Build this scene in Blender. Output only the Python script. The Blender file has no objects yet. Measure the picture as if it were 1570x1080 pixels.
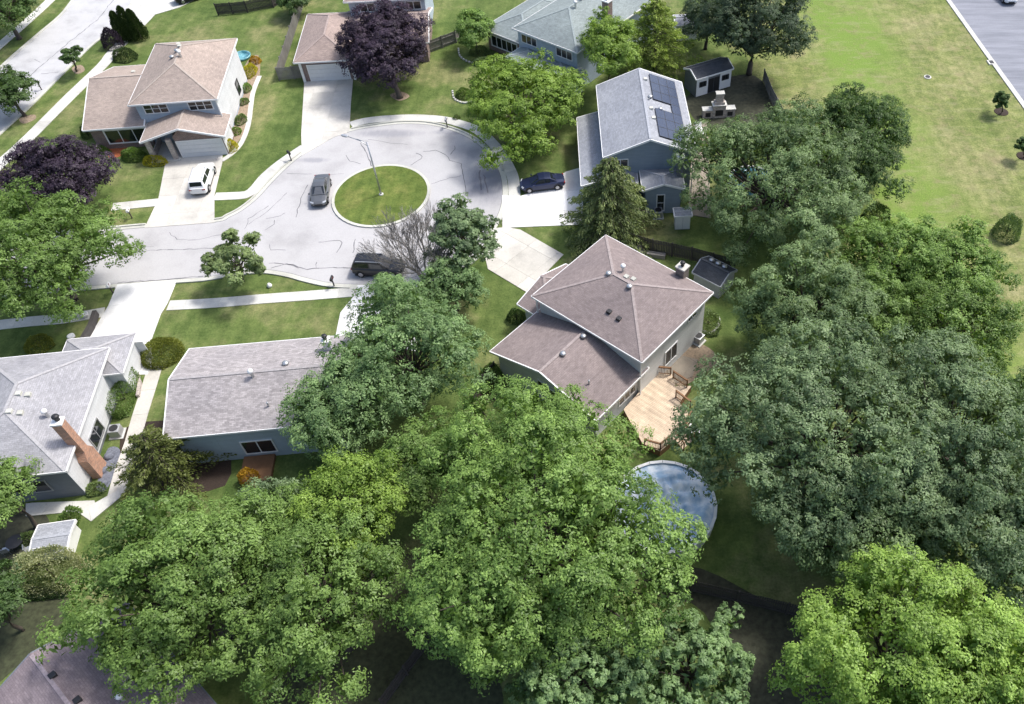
import bpy, bmesh, math, random
import numpy as np
from mathutils import Vector, Matrix
R = math.radians
random.seed(7)
scene = bpy.context.scene
COL = scene.collection

# ------------------------------------------------------------------ camera, sky, sun, exposure
CAM_H = 56.0
FPX, PX, PY = 1280.0, 960.0, 540.0                      # focal length and principal point in photo pixels
TH = math.pi / 2 - math.atan2(1110.0, 1280.0)          # downward pitch
cd = bpy.data.cameras.new('drone_camera')
cam = bpy.data.objects.new('drone_camera', cd); COL.objects.link(cam)
cam.location = (0, 0, CAM_H); cam.rotation_euler = (math.pi / 2 - TH, 0, 0)
cd.sensor_width = 36; cd.lens = 36 * FPX / 1570; cd.shift_x = (785 - PX) / 1570
cd.clip_start = 1; cd.clip_end = 2000
scene.camera = cam
SUN_EL, SUN_AZ = R(57), R(30)                           # azimuth from +X towards +Y
sdir = Vector((math.cos(SUN_EL) * math.cos(SUN_AZ), math.cos(SUN_EL) * math.sin(SUN_AZ), math.sin(SUN_EL)))
world = bpy.data.worlds.new('World'); scene.world = world; world.use_nodes = True
wn = world.node_tree; bg = wn.nodes['Background']
sky = wn.nodes.new('ShaderNodeTexSky'); sky.sky_type = 'NISHITA'; sky.sun_disc = False
sky.sun_elevation = SUN_EL; sky.sun_rotation = math.pi / 2 - SUN_AZ
sky.air_density = 1.0; sky.dust_density = 4.0; sky.ozone_density = 1.6
wn.links.new(sky.outputs[0], bg.inputs[0]); bg.inputs[1].default_value = 0.15
sl = bpy.data.lights.new('sun', 'SUN'); so = bpy.data.objects.new('sun', sl); COL.objects.link(so)
sl.energy = 2.3; sl.angle = R(9); sl.color = (1.0, 0.975, 0.935)
so.rotation_euler = (-sdir).to_track_quat('-Z', 'Y').to_euler(); so.location = (60, 20, 120)
scene.view_settings.view_transform = 'Standard'; scene.view_settings.look = 'None'
scene.view_settings.exposure = 0.80; scene.view_settings.gamma = 1
scene.view_settings.use_curve_mapping = False

# ------------------------------------------------------------------ helpers
def at(px, py, z=0.0):
    """ground point (or point at height z) seen at a pixel of the photograph"""
    u = (px - PX) / FPX; v = (py - PY) / FPX
    dy = math.cos(TH) - v * math.sin(TH); dz = -math.sin(TH) - v * math.cos(TH)
    t = (CAM_H - z) / -dz
    return Vector((u * t, dy * t, z))
def pxm(p):
    return FPX / (p[1] * math.cos(TH) + (CAM_H - p[2]) * math.sin(TH))
class Fr:
    def __init__(s, x, y, yaw=0, z=0):
        s.o = Vector((x, y, z)); s.c, s.s = math.cos(R(yaw)), math.sin(R(yaw)); s.yaw = yaw
    def __call__(s, x, y, z=0):
        return Vector((s.o.x + s.c * x - s.s * y, s.o.y + s.s * x + s.c * y, s.o.z + z))
    def inv(s, p):
        dx, dy = p[0] - s.o.x, p[1] - s.o.y
        return (s.c * dx + s.s * dy, -s.s * dx + s.c * dy)
W0 = Fr(0, 0, 0)
def thing(name, label, cat, loc=(0, 0, 0), group=None):
    o = bpy.data.objects.new(name, None); COL.objects.link(o); o.location = loc
    o.empty_display_size = .3
    o['label'] = label; o['category'] = cat
    if group: o['group'] = group
    return o
def tag(o, label, cat, group=None):
    o['label'] = label; o['category'] = cat
    if group: o['group'] = group
    return o
def wloc(o):
    v = Vector((0, 0, 0))
    while o is not None:
        v = v + o.location; o = o.parent
    return v
class MB:
    def __init__(s, F=W0): s.v = []; s.f = []; s.F = F
    def P(s, p):
        s.v.append(s.F(*p)); return len(s.v) - 1
    def face(s, pts): s.f.append([s.P(p) for p in pts])
    def solid(s, bot, top):
        """closed prism between two loops of the same count (counter-clockwise from above)"""
        a = [s.P(p) for p in bot]; b = [s.P(p) for p in top]; n = len(a)
        s.f.append(a[::-1]); s.f.append(b)
        for i in range(n): s.f.append([a[i], a[(i + 1) % n], b[(i + 1) % n], b[i]])
    def box(s, x0, x1, y0, y1, z0, z1):
        q = [(x0, y0), (x1, y0), (x1, y1), (x0, y1)]
        s.solid([(x, y, z0) for x, y in q], [(x, y, z1) for x, y in q])
    def bar(s, p, q, w=.1, h=.1, up=(0, 0, 1)):
        p, q = Vector(p), Vector(q); d = (q - p).normalized(); u = Vector(up)
        sd = d.cross(u)
        if sd.length < 1e-3: sd = d.cross(Vector((1, 0, 0)))
        sd.normalize(); u2 = sd.cross(d)
        o = [sd * -w / 2 + u2 * -h / 2, sd * w / 2 + u2 * -h / 2, sd * w / 2 + u2 * h / 2, sd * -w / 2 + u2 * h / 2]
        s.solid([p + k for k in o][::-1], [q + k for k in o][::-1])
    def tube(s, pts, rad, n=8, cap=True):
        rings = []
        for i, p in enumerate(pts):
            p = Vector(p); a = Vector(pts[max(i - 1, 0)]); b = Vector(pts[min(i + 1, len(pts) - 1)])
            d = (b - a).normalized(); sd = d.cross(Vector((0, 0, 1)))
            if sd.length < 1e-3: sd = Vector((1, 0, 0))
            sd.normalize(); u = sd.cross(d); r = rad[i] if hasattr(rad, '__len__') else rad
            rings.append([s.P(p + (sd * math.cos(2 * math.pi * k / n) + u * math.sin(2 * math.pi * k / n)) * r) for k in range(n)])
        for a, b in zip(rings, rings[1:]):
            for k in range(n): s.f.append([a[k], b[k], b[(k + 1) % n], a[(k + 1) % n]])
        if cap: s.f.append(rings[0]); s.f.append(rings[-1][::-1])
    def lathe(s, prof, cx, cy, n=20):
        rings = [[s.P((cx + r * math.cos(2 * math.pi * k / n), cy + r * math.sin(2 * math.pi * k / n), z)) for k in range(n)] for r, z in prof]
        for a, b in zip(rings, rings[1:]):
            for k in range(n): s.f.append([a[k], a[(k + 1) % n], b[(k + 1) % n], b[k]])
        s.f.append(rings[0][::-1]); s.f.append(rings[-1])
    def build(s, name, mat, parent=None, smooth=False, kind=None, label=None, bevel=0, subd=0):
        off = wloc(parent) if parent else Vector((0, 0, 0))
        me = bpy.data.meshes.new(name)
        me.from_pydata([tuple(v - off) for v in s.v], [], s.f)
        if smooth: me.polygons.foreach_set('use_smooth', [True] * len(me.polygons))
        uv = me.uv_layers.new(name='UVMap')
        ex = Vector((s.F.c, s.F.s, 0)); ey = Vector((-s.F.s, s.F.c, 0)); vs = s.v
        data = np.empty(len(me.loops) * 2, dtype=np.float32); k = 0
        for p in me.polygons:
            nrm = p.normal
            if abs(nrm.z) > .985: a, b = ex, ey
            else:
                a = Vector((-nrm.y, nrm.x, 0)).normalized(); b = nrm.cross(a)
            for li in p.vertices:
                w = vs[li]; data[k] = w.dot(a); data[k + 1] = w.dot(b); k += 2
        uv.data.foreach_set('uv', data)
        me.materials.append(mat)
        o = bpy.data.objects.new(name, me); COL.objects.link(o)
        if parent: o.parent = parent
        if kind: o['kind'] = kind
        if label: o['label'] = label
        if bevel:
            m = o.modifiers.new('bevel', 'BEVEL'); m.width = bevel; m.segments = 2
        if subd:
            m = o.modifiers.new('sub', 'SUBSURF'); m.levels = subd; m.render_levels = subd
        return o
def pip(x, y, poly):
    c = False; n = len(poly)
    for i in range(n):
        x1, y1 = poly[i][:2]; x2, y2 = poly[(i + 1) % n][:2]
        if (y1 > y) != (y2 > y) and x < (x2 - x1) * (y - y1) / (y2 - y1) + x1: c = not c
    return c
def area(p): return sum(p[i][0] * p[(i + 1) % len(p)][1] - p[(i + 1) % len(p)][0] * p[i][1] for i in range(len(p))) / 2
def ccw(p): return list(p) if area(p) > 0 else list(p)[::-1]
def smooth_line(pts, n=6, closed=False):
    out = []; m = len(pts); rng = range(m if closed else m - 1)
    for i in rng:
        p0, p1, p2, p3 = [Vector(pts[k % m] if closed else pts[min(max(k, 0), m - 1)]) for k in (i - 1, i, i + 1, i + 2)]
        for j in range(n):
            t = j / n
            out.append(.5 * ((2 * p1) + (p2 - p0) * t + (2 * p0 - 5 * p1 + 4 * p2 - p3) * t * t + (3 * p1 - p0 - 3 * p2 + p3) * t ** 3))
    if not closed: out.append(Vector(pts[-1]))
    return out
def sheet(name, pts, z0, z1, mat, parent=None, kind='structure'):
    q = ccw([(p[0], p[1]) for p in pts]); m = MB()
    m.solid([(x, y, z0) for x, y in q], [(x, y, z1) for x, y in q])
    return m.build(name, mat, parent, kind=kind)
def offset_line(pts, d):
    out = []
    for i, p in enumerate(pts):
        a = Vector(pts[max(i - 1, 0)][:2]); b = Vector(pts[min(i + 1, len(pts) - 1)][:2])
        t = (b - a).normalized(); out.append(Vector((p[0] - t.y * d, p[1] + t.x * d)))
    return out
def clip(poly, cell):
    out = [tuple(p[:2]) for p in poly]
    for i in range(len(cell)):
        a = cell[i]; b = cell[(i + 1) % len(cell)]; inp = out; out = []
        f = lambda p: (b[0] - a[0]) * (p[1] - a[1]) - (b[1] - a[1]) * (p[0] - a[0])
        for j in range(len(inp)):
            p, q = inp[j - 1], inp[j]; fp, fq = f(p), f(q)
            if (fp >= 0) != (fq >= 0):
                t = fp / (fp - fq); out.append((p[0] + (q[0] - p[0]) * t, p[1] + (q[1] - p[1]) * t))
            if fq >= 0: out.append(q)
        if len(out) < 3: return []
    return out
def slabs(parent, poly, yaw, sx, sy, z0, z1, mat, gap=.018, org=None, name='slab'):
    """cut a paved area into single slabs along a turned grid"""
    poly = ccw([(p[0], p[1]) for p in poly]); o = org or poly[0]; F = Fr(o[0], o[1], yaw)
    L = [F.inv(p) for p in poly]
    i0, i1 = math.floor(min(p[0] for p in L) / sx), math.ceil(max(p[0] for p in L) / sx)
    j0, j1 = math.floor(min(p[1] for p in L) / sy), math.ceil(max(p[1] for p in L) / sy)
    for i in range(i0, i1):
        for j in range(j0, j1):
            g = gap / 2
            c = [F(i * sx + g, j * sy + g), F((i + 1) * sx - g, j * sy + g), F((i + 1) * sx - g, (j + 1) * sy - g), F(i * sx + g, (j + 1) * sy - g)]
            q = clip(poly, [(p.x, p.y) for p in c])
            if len(q) < 3 or abs(area(q)) < .12: continue
            m = MB(); dz = random.uniform(-.004, .004)
            m.solid([(x, y, z0) for x, y in q], [(x, y, z1 + dz) for x, y in q]); m.build(name, mat, parent)
def strip_slabs(parent, line, w, step, z0, z1, mat, gap=.018, name='slab'):
    """a run of slabs along a path"""
    L = [Vector(p[:2]) for p in line]; acc = [0]
    for a, b in zip(L, L[1:]): acc.append(acc[-1] + (b - a).length)
    def pt(s):
        s = min(max(s, 0), acc[-1])
        for i in range(len(L) - 1):
            if s <= acc[i + 1] or i == len(L) - 2:
                t = (s - acc[i]) / max(acc[i + 1] - acc[i], 1e-6); return L[i].lerp(L[i + 1], t), (L[i + 1] - L[i]).normalized()
    n = max(1, int(acc[-1] / step)); step = acc[-1] / n
    def nrm(s):
        a = pt(s - .15)[0]; b = pt(s + .15)[0]; t = (b - a).normalized(); return Vector((-t.y, t.x))
    for i in range(n):
        s0, s1 = i * step + gap / 2, (i + 1) * step - gap / 2; sm = (s0 + s1) / 2
        lo = []; hi = []
        for s in (s0, sm, s1):
            p = pt(s)[0]; q = nrm(s); lo.append(p - q * w / 2); hi.append(p + q * w / 2)
        q = ccw([(p.x, p.y) for p in lo + hi[::-1]]); m = MB(); dz = random.uniform(-.004, .004)
        m.solid([(x, y, z0) for x, y in q], [(x, y, z1 + dz) for x, y in q]); m.build(name, mat, parent)

# ------------------------------------------------------------------ materials
def lin(c): return tuple(((x / 255) / 12.92 if x / 255 < .04045 else ((x / 255 + .055) / 1.055) ** 2.4) for x in c)
def new_mat(name):
    m = bpy.data.materials.new(name); m.use_nodes = True; nt = m.node_tree
    return m, nt, nt.nodes['Principled BSDF']
def N(nt, t, **k):
    n = nt.nodes.new(t)
    for a, b in k.items(): setattr(n, a, b)
    return n
def noise(nt, vec, scale, det=4, rough=.6):
    n = N(nt, 'ShaderNodeTexNoise'); n.inputs['Scale'].default_value = scale; n.inputs['Detail'].default_value = det
    n.inputs['Roughness'].default_value = rough
    if vec is not None: nt.links.new(vec, n.inputs['Vector'])
    return n.outputs['Fac']
def ramp(nt, fac, stops):
    n = N(nt, 'ShaderNodeValToRGB'); r = n.color_ramp
    while len(r.elements) < len(stops): r.elements.new(.5)
    for e, (p, c) in zip(r.elements, stops): e.position = p; e.color = (*c, 1) if len(c) == 3 else c
    nt.links.new(fac, n.inputs[0]); return n.outputs[0]
def mix(nt, fac, a, b, mode='MIX'):
    n = N(nt, 'ShaderNodeMix', data_type='RGBA', blend_type=mode)
    for s, v in ((0, fac), (6, a), (7, b)):
        if isinstance(v, (int, float)): n.inputs[s].default_value = v
        elif isinstance(v, tuple): n.inputs[s].default_value = (*v, 1) if len(v) == 3 else v
        else: nt.links.new(v, n.inputs[s])
    return n.outputs[2]
def bump(nt, bs, h, st=.3, d=.02):
    b = N(nt, 'ShaderNodeBump'); b.inputs['Strength'].default_value = st; b.inputs['Distance'].default_value = d
    nt.links.new(h, b.inputs['Height']); nt.links.new(b.outputs[0], bs.inputs['Normal'])
def geo(nt): return N(nt, 'ShaderNodeNewGeometry').outputs['Position']
def mul(c, k): return tuple(min(1, x * k) for x in c)
def plain(name, c, rough=.7, metal=0, var=.12, scale=3, spec=.4):
    m, nt, bs = new_mat(name); g = geo(nt)
    f = noise(nt, g, scale, 5); c = tuple(c)
    nt.links.new(ramp(nt, f, [(.3, mul(c, 1 - var)), (.7, mul(c, 1 + var))]), bs.inputs['Base Color'])
    bs.inputs['Roughness'].default_value = rough; bs.inputs['Metallic'].default_value = metal
    bs.inputs['Specular IOR Level'].default_value = spec
    return m
def concrete(name, c, var=.1, grime=.25):
    m, nt, bs = new_mat(name); g = geo(nt)
    big = noise(nt, g, .35, 6, .65); fine = noise(nt, g, 9, 5, .7)
    oi = N(nt, 'ShaderNodeObjectInfo').outputs['Random']
    base = ramp(nt, big, [(.28, mul(c, 1 - grime)), (.5, c), (.75, mul(c, 1 + var))])
    per = ramp(nt, oi, [(0, (.9, .9, .89)), (1, (1.05, 1.05, 1.05))])
    x = mix(nt, 1.0, base, per, 'MULTIPLY')
    x = mix(nt, .5, x, ramp(nt, fine, [(.3, (.75,) * 3), (.7, (1.15,) * 3)]), 'MULTIPLY')
    nt.links.new(x, bs.inputs['Base Color']); bs.inputs['Roughness'].default_value = .9
    bump(nt, bs, fine, .15, .01); return m
def shingle(name, c, dark=.62, lightv=1.22):
    m, nt, bs = new_mat(name); uv = N(nt, 'ShaderNodeUVMap').outputs[0]; g = geo(nt)
    b = N(nt, 'ShaderNodeTexBrick'); nt.links.new(uv, b.inputs['Vector'])
    b.inputs['Scale'].default_value = 1; b.inputs['Brick Width'].default_value = .34; b.inputs['Row Height'].default_value = .145
    b.inputs['Mortar Size'].default_value = .012; b.inputs['Mortar Smooth'].default_value = .3; b.offset = .5
    b.inputs['Color1'].default_value = (*mul(c, dark + .1), 1); b.inputs['Color2'].default_value = (*mul(c, lightv), 1)
    b.inputs['Mortar'].default_value = (*mul(c, .45), 1)
    big = noise(nt, g, .22, 5, .6); med = noise(nt, g, 2.2, 6, .7); fine = noise(nt, g, 16, 3, .7)
    x = mix(nt, .55, b.outputs['Color'], tuple(c))
    x = mix(nt, 1, x, ramp(nt, big, [(.3, (.86, .86, .87)), (.7, (1.1, 1.09, 1.07))]), 'MULTIPLY')
    x = mix(nt, 1, x, ramp(nt, med, [(.3, (.86,) * 3), (.7, (1.12,) * 3)]), 'MULTIPLY')
    x = mix(nt, .8, x, ramp(nt, fine, [(.3, (.72,) * 3), (.7, (1.25,) * 3)]), 'MULTIPLY')
    nt.links.new(x, bs.inputs['Base Color']); bs.inputs['Roughness'].default_value = .92
    bs.inputs['Specular IOR Level'].default_value = .2
    bump(nt, bs, b.outputs['Fac'], -.5, .02); return m
def siding(name, c, row=.16):
    m, nt, bs = new_mat(name); uv = N(nt, 'ShaderNodeUVMap').outputs[0]
    b = N(nt, 'ShaderNodeTexBrick'); nt.links.new(uv, b.inputs['Vector'])
    b.inputs['Scale'].default_value = 1; b.inputs['Brick Width'].default_value = 3.6; b.inputs['Row Height'].default_value = row
    b.inputs['Mortar Size'].default_value = .012; b.inputs['Mortar Smooth'].default_value = .4
    b.inputs['Color1'].default_value = (*mul(c, .96), 1); b.inputs['Color2'].default_value = (*mul(c, 1.04), 1)
    b.inputs['Mortar'].default_value = (*mul(c, .6), 1)
    f = noise(nt, geo(nt), .8, 5)
    x = mix(nt, 1, b.outputs['Color'], ramp(nt, f, [(.3, (.9,) * 3), (.7, (1.05,) * 3)]), 'MULTIPLY')
    nt.links.new(x, bs.inputs['Base Color']); bs.inputs['Roughness'].default_value = .6
    bump(nt, bs, b.outputs['Fac'], -.4, .02); return m
def brick(name, c):
    m, nt, bs = new_mat(name); uv = N(nt, 'ShaderNodeUVMap').outputs[0]
    b = N(nt, 'ShaderNodeTexBrick'); nt.links.new(uv, b.inputs['Vector'])
    b.inputs['Scale'].default_value = 1; b.inputs['Brick Width'].default_value = .22; b.inputs['Row Height'].default_value = .075
    b.inputs['Mortar Size'].default_value = .009
    b.inputs['Color1'].default_value = (*mul(c, .7), 1); b.inputs['Color2'].default_value = (*mul(c, 1.3), 1)
    b.inputs['Mortar'].default_value = (.34, .32, .3, 1)
    f = noise(nt, geo(nt), 1.5, 5)
    x = mix(nt, 1, b.outputs['Color'], ramp(nt, f, [(.3, (.82,) * 3), (.7, (1.12,) * 3)]), 'MULTIPLY')
    nt.links.new(x, bs.inputs['Base Color']); bs.inputs['Roughness'].default_value = .85
    bump(nt, bs, b.outputs['Fac'], -.4, .01); return m
def wood(name, c, board=.14, along='v'):
    m, nt, bs = new_mat(name); g = geo(nt)
    f = noise(nt, g, 1.2, 6); h = noise(nt, g, 14, 4)
    oi = N(nt, 'ShaderNodeObjectInfo').outputs['Random']
    x = ramp(nt, f, [(.3, mul(c, .78)), (.7, mul(c, 1.2))])
    x = mix(nt, 1, x, ramp(nt, oi, [(0, (.85,) * 3), (1, (1.12,) * 3)]), 'MULTIPLY')
    x = mix(nt, .6, x, ramp(nt, h, [(.3, (.75,) * 3), (.7, (1.15,) * 3)]), 'MULTIPLY')
    nt.links.new(x, bs.inputs['Base Color']); bs.inputs['Roughness'].default_value = .8; return m
def leafmat(name, dark, light, trans=.35):
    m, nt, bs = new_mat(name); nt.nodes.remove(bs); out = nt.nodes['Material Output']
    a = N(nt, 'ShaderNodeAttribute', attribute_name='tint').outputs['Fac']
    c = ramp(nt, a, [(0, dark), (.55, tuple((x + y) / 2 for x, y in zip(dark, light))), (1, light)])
    d = N(nt, 'ShaderNodeBsdfDiffuse'); t = N(nt, 'ShaderNodeBsdfTranslucent'); gl = N(nt, 'ShaderNodeBsdfGlossy')
    gl.inputs['Roughness'].default_value = .45; gl.inputs['Color'].default_value = (1, 1, 1, 1)
    nt.links.new(c, d.inputs[0])
    nt.links.new(mix(nt, 1, c, (1.25, 1.3, .5), 'MULTIPLY'), t.inputs[0])
    s1 = N(nt, 'ShaderNodeMixShader'); s1.inputs[0].default_value = trans
    nt.links.new(d.outputs[0], s1.inputs[1]); nt.links.new(t.outputs[0], s1.inputs[2])
    s2 = N(nt, 'ShaderNodeMixShader'); s2.inputs[0].default_value = .014
    nt.links.new(s1.outputs[0], s2.inputs[1]); nt.links.new(gl.outputs[0], s2.inputs[2])
    nt.links.new(s2.outputs[0], out.inputs[0]); return m
def grassmat(name, c1, c2, c3, patch=.12, fine=5):
    m, nt, bs = new_mat(name); g = geo(nt)
    big = noise(nt, g, patch, 6, .68); mid = noise(nt, g, .8, 6, .7); fn = noise(nt, g, fine, 5, .75)
    x = ramp(nt, big, [(.36, c1), (.5, c2), (.62, c3)])
    x = mix(nt, 1, x, ramp(nt, mid, [(.3, (.66, .72, .64)), (.7, (1.32, 1.24, 1.24))]), 'MULTIPLY')
    mpp = N(nt, 'ShaderNodeMapping'); mpp.inputs['Rotation'].default_value = (0, 0, .35); mpp.inputs['Scale'].default_value = (1.9, .12, 1); nt.links.new(g, mpp.inputs[0])
    x = mix(nt, 1, x, ramp(nt, noise(nt, mpp.outputs[0], .6, 3, .5), [(.35, (.87, .88, .86)), (.65, (1.12, 1.1, 1.08))]), 'MULTIPLY')
    x = mix(nt, 1, x, ramp(nt, fn, [(.3, (.68, .7, .65)), (.7, (1.25, 1.22, 1.2))]), 'MULTIPLY')
    nt.links.new(x, bs.inputs['Base Color']); bs.inputs['Roughness'].default_value = .95
    bs.inputs['Specular IOR Level'].default_value = .1
    bump(nt, bs, fn, .6, .06); return m, nt, bs, x
M = {}
M['grass'] = grassmat('lawn grass', (.066, .106, .032), (.104, .146, .048), (.175, .188, .088))[0]
M['island'] = grassmat('island grass', (.080, .120, .032), (.105, .145, .038), (.15, .175, .055), .3)[0]
M['conc'] = concrete('pale concrete', (.52, .515, .48))
M['conc_w'] = concrete('white new concrete', (.64, .64, .635))
M['conc_warm'] = concrete('warm concrete', (.52, .50, .455))
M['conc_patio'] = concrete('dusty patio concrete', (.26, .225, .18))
M['joint'] = plain('joint filler', (.28, .26, .22), .95)
M['kerb'] = concrete('kerb concrete', (.47, .47, .42))
M['tar'] = plain('crack tar', (.13, .13, .14), .8)
M['white'] = plain('white painted trim', (.72, .72, .71), .5, var=.04)
M['garage_w'] = plain('garage door paint', (.62, .63, .64), .5, var=.04)
M['sid_white'] = siding('white siding', (.66, .67, .68))
M['sid_grey'] = siding('light grey siding', (.62, .63, .63))
M['sid_blue'] = siding('slate blue siding', (.25, .305, .37))
M['sid_blue2'] = siding('pale blue siding', (.38, .45, .52))
M['sid_dark'] = siding('charcoal siding', (.15, .16, .18))
M['sid_shed'] = siding('grey shed boards', (.33, .35, .37))
M['brick_red'] = brick('red brown brick', (.17, .095, .075))
M['brick_or'] = brick('orange brick', (.46, .22, .12))
M['brick_dk'] = brick('dark brown brick', (.10, .075, .06))
M['stone'] = brick('mixed stone', (.42, .36, .32))
M['r_tan'] = shingle('tan shingles', (.325, .27, .235))
M['r_pink'] = shingle('faded brown shingles', (.30, .24, .215))
M['r_sage'] = shingle('grey green shingles', (.225, .262, .262))
M['r_grey'] = shingle('light grey shingles', (.285, .300, .330))
M['r_brown'] = shingle('brown shingles', (.225, .188, .182))
M['r_grey2'] = shingle('mid grey shingles', (.30, .30, .315))
M['r_ranch'] = shingle('weathered grey shingles', (.32, .30, .30), .4, 1.35)
M['r_plum'] = shingle('plum shingles', (.225, .185, .195))
M['r_dark'] = shingle('charcoal shingles', (.062, .068, .078))
for k_, c_ in (('r_tan', (.34, .29, .25)), ('r_pink', (.31, .25, .225)), ('r_sage', (.25, .29, .29)), ('r_grey', (.31, .325, .355)), ('r_brown', (.27, .23, .22)),
               ('r_grey2', (.33, .325, .33)), ('r_ranch', (.28, .265, .265)), ('r_plum', (.28, .235, .25)), ('r_dark', (.07, .075, .085))):
    M['cap_' + k_] = plain('ridge shingles', c_, .9, var=.2, scale=6)
M['deck'] = wood('deck boards', (.56, .445, .325))
M['rail'] = wood('stained rail', (.20, .105, .05))
M['fence'] = wood('weathered fence', (.19, .18, .165))
M['fence_dk'] = wood('dark fence', (.045, .04, .038))
M['bark'] = wood('bark', (.075, .06, .048))
M['bark_grey'] = wood('grey twig bark', (.21, .195, .18))
M['metal'] = plain('galvanised metal', (.45, .46, .47), .4, .7)
M['black'] = plain('black plastic', (.02, .02, .022), .5)
M['mulch'] = plain('dark mulch', (.035, .024, .018), .95, var=.4, scale=12)
M['soil'] = plain('bare soil', (.26, .20, .14), .95, var=.35, scale=5)
M['painted_shade_soil'] = plain('soil with painted shade', (.040, .042, .026), .95, var=.45, scale=2.5)  # brownish ground with the shade under trees painted into its colour
M['painted_shade_turf'] = plain('turf with painted shade', (.044, .050, .024), .95, var=.45, scale=2.5)  # lawn colour darkened to paint in the shade of the crowns
M['redmulch'] = plain('red mulch', (.33, .10, .04), .95, var=.3, scale=8)
M['rock'] = plain('grey stones', (.13, .14, .17), .9, var=.35, scale=6)
def glass(name, c, r=.08):
    m, nt, bs = new_mat(name); bs.inputs['Base Color'].default_value = (*c, 1); bs.inputs['Roughness'].default_value = r
    bs.inputs['Specular IOR Level'].default_value = .8; return m
M['pane'] = glass('window pane', (.012, .016, .02))
M['lamp_glass'] = glass('lamp glass', (.5, .52, .55), .3)
M['red_lamp'] = glass('tail lamp', (.25, .01, .01), .2)
def paint(name, c, metal=.4):
    m, nt, bs = new_mat(name); bs.inputs['Base Color'].default_value = (*c, 1); bs.inputs['Roughness'].default_value = .3
    bs.inputs['Metallic'].default_value = metal; bs.inputs['Coat Weight'].default_value = .35; bs.inputs['Coat Roughness'].default_value = .06; return m
M['car_white'] = paint('white car paint', (.68, .69, .7), 0)
M['car_grey'] = paint('grey car paint', (.13, .135, .14), .5)
M['car_black'] = paint('black car paint', (.012, .012, .014), .1)
M['car_blue'] = paint('dark blue car paint', (.02, .028, .07), .4)
M['tyre'] = plain('rubber', (.018, .018, .018), .85)
M['rim'] = plain('alloy', (.4, .4, .42), .3, .8)
def solar():
    m, nt, bs = new_mat('solar cells'); uv = N(nt, 'ShaderNodeUVMap').outputs[0]
    b = N(nt, 'ShaderNodeTexBrick'); nt.links.new(uv, b.inputs['Vector']); b.offset = 0
    b.inputs['Scale'].default_value = 1; b.inputs['Brick Width'].default_value = .165; b.inputs['Row Height'].default_value = .165
    b.inputs['Mortar Size'].default_value = .006; b.inputs['Color1'].default_value = (.022, .032, .065, 1)
    b.inputs['Color2'].default_value = (.028, .04, .075, 1); b.inputs['Mortar'].default_value = (.075, .085, .11, 1)
    nt.links.new(b.outputs[0], bs.inputs['Base Color']); bs.inputs['Roughness'].default_value = .22; return m
M['solar'] = solar()

# foliage kinds (sunless base colours)
LF = {
 'maple':   leafmat('maple leaves', (.062, .122, .024), (.285, .430, .115)),
 'maple_b': leafmat('mid green leaves', (.062, .114, .024), (.230, .350, .095)),
 'lime':    leafmat('lime green leaves', (.085, .150, .020), (.290, .420, .085)),
 'lime2':   leafmat('yellow green leaves', (.090, .165, .022), (.335, .490, .110)),
 'greygrn': leafmat('grey green leaves', (.066, .110, .050), (.250, .345, .170)),
 'sage':    leafmat('sage leaves', (.072, .118, .046), (.245, .345, .150)),
 'bluegrn': leafmat('blue green leaves', (.066, .122, .044), (.270, .400, .165)),
 'dark':    leafmat('dark green leaves', (.034, .070, .020), (.120, .195, .060)),
 'deep':    leafmat('deep green leaves', (.036, .060, .036), (.115, .165, .090)),  # foliage that is very dark green by itself
 'purple':  leafmat('purple leaves', (.014, .010, .018), (.080, .058, .085), .15),
 'spruce':  leafmat('conifer needles', (.048, .080, .028), (.235, .285, .105), .2),
 'cedar':   leafmat('cedar foliage', (.020, .042, .012), (.085, .125, .040), .15),
 'pine':    leafmat('yellow green needles', (.085, .130, .020), (.340, .440, .100), .25),
 'pale':    leafmat('pale street tree leaves', (.085, .125, .045), (.300, .390, .160)),
 'pine_dk': leafmat('olive needles', (.035, .050, .012), (.150, .180, .050), .2),
 'yellow':  leafmat('yellow foliage', (.30, .28, .02), (.62, .56, .05)),
 'cream':   leafmat('cream flower heads', (.16, .20, .08), (.60, .60, .38)),
 'hedge':   leafmat('clipped yew foliage', (.090, .110, .018), (.270, .300, .062)),
 'orange':  leafmat('orange foliage', (.30, .16, .02), (.60, .38, .05)),
 'herb':    leafmat('low plant leaves', (.08, .13, .04), (.28, .36, .15)),
}

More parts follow.
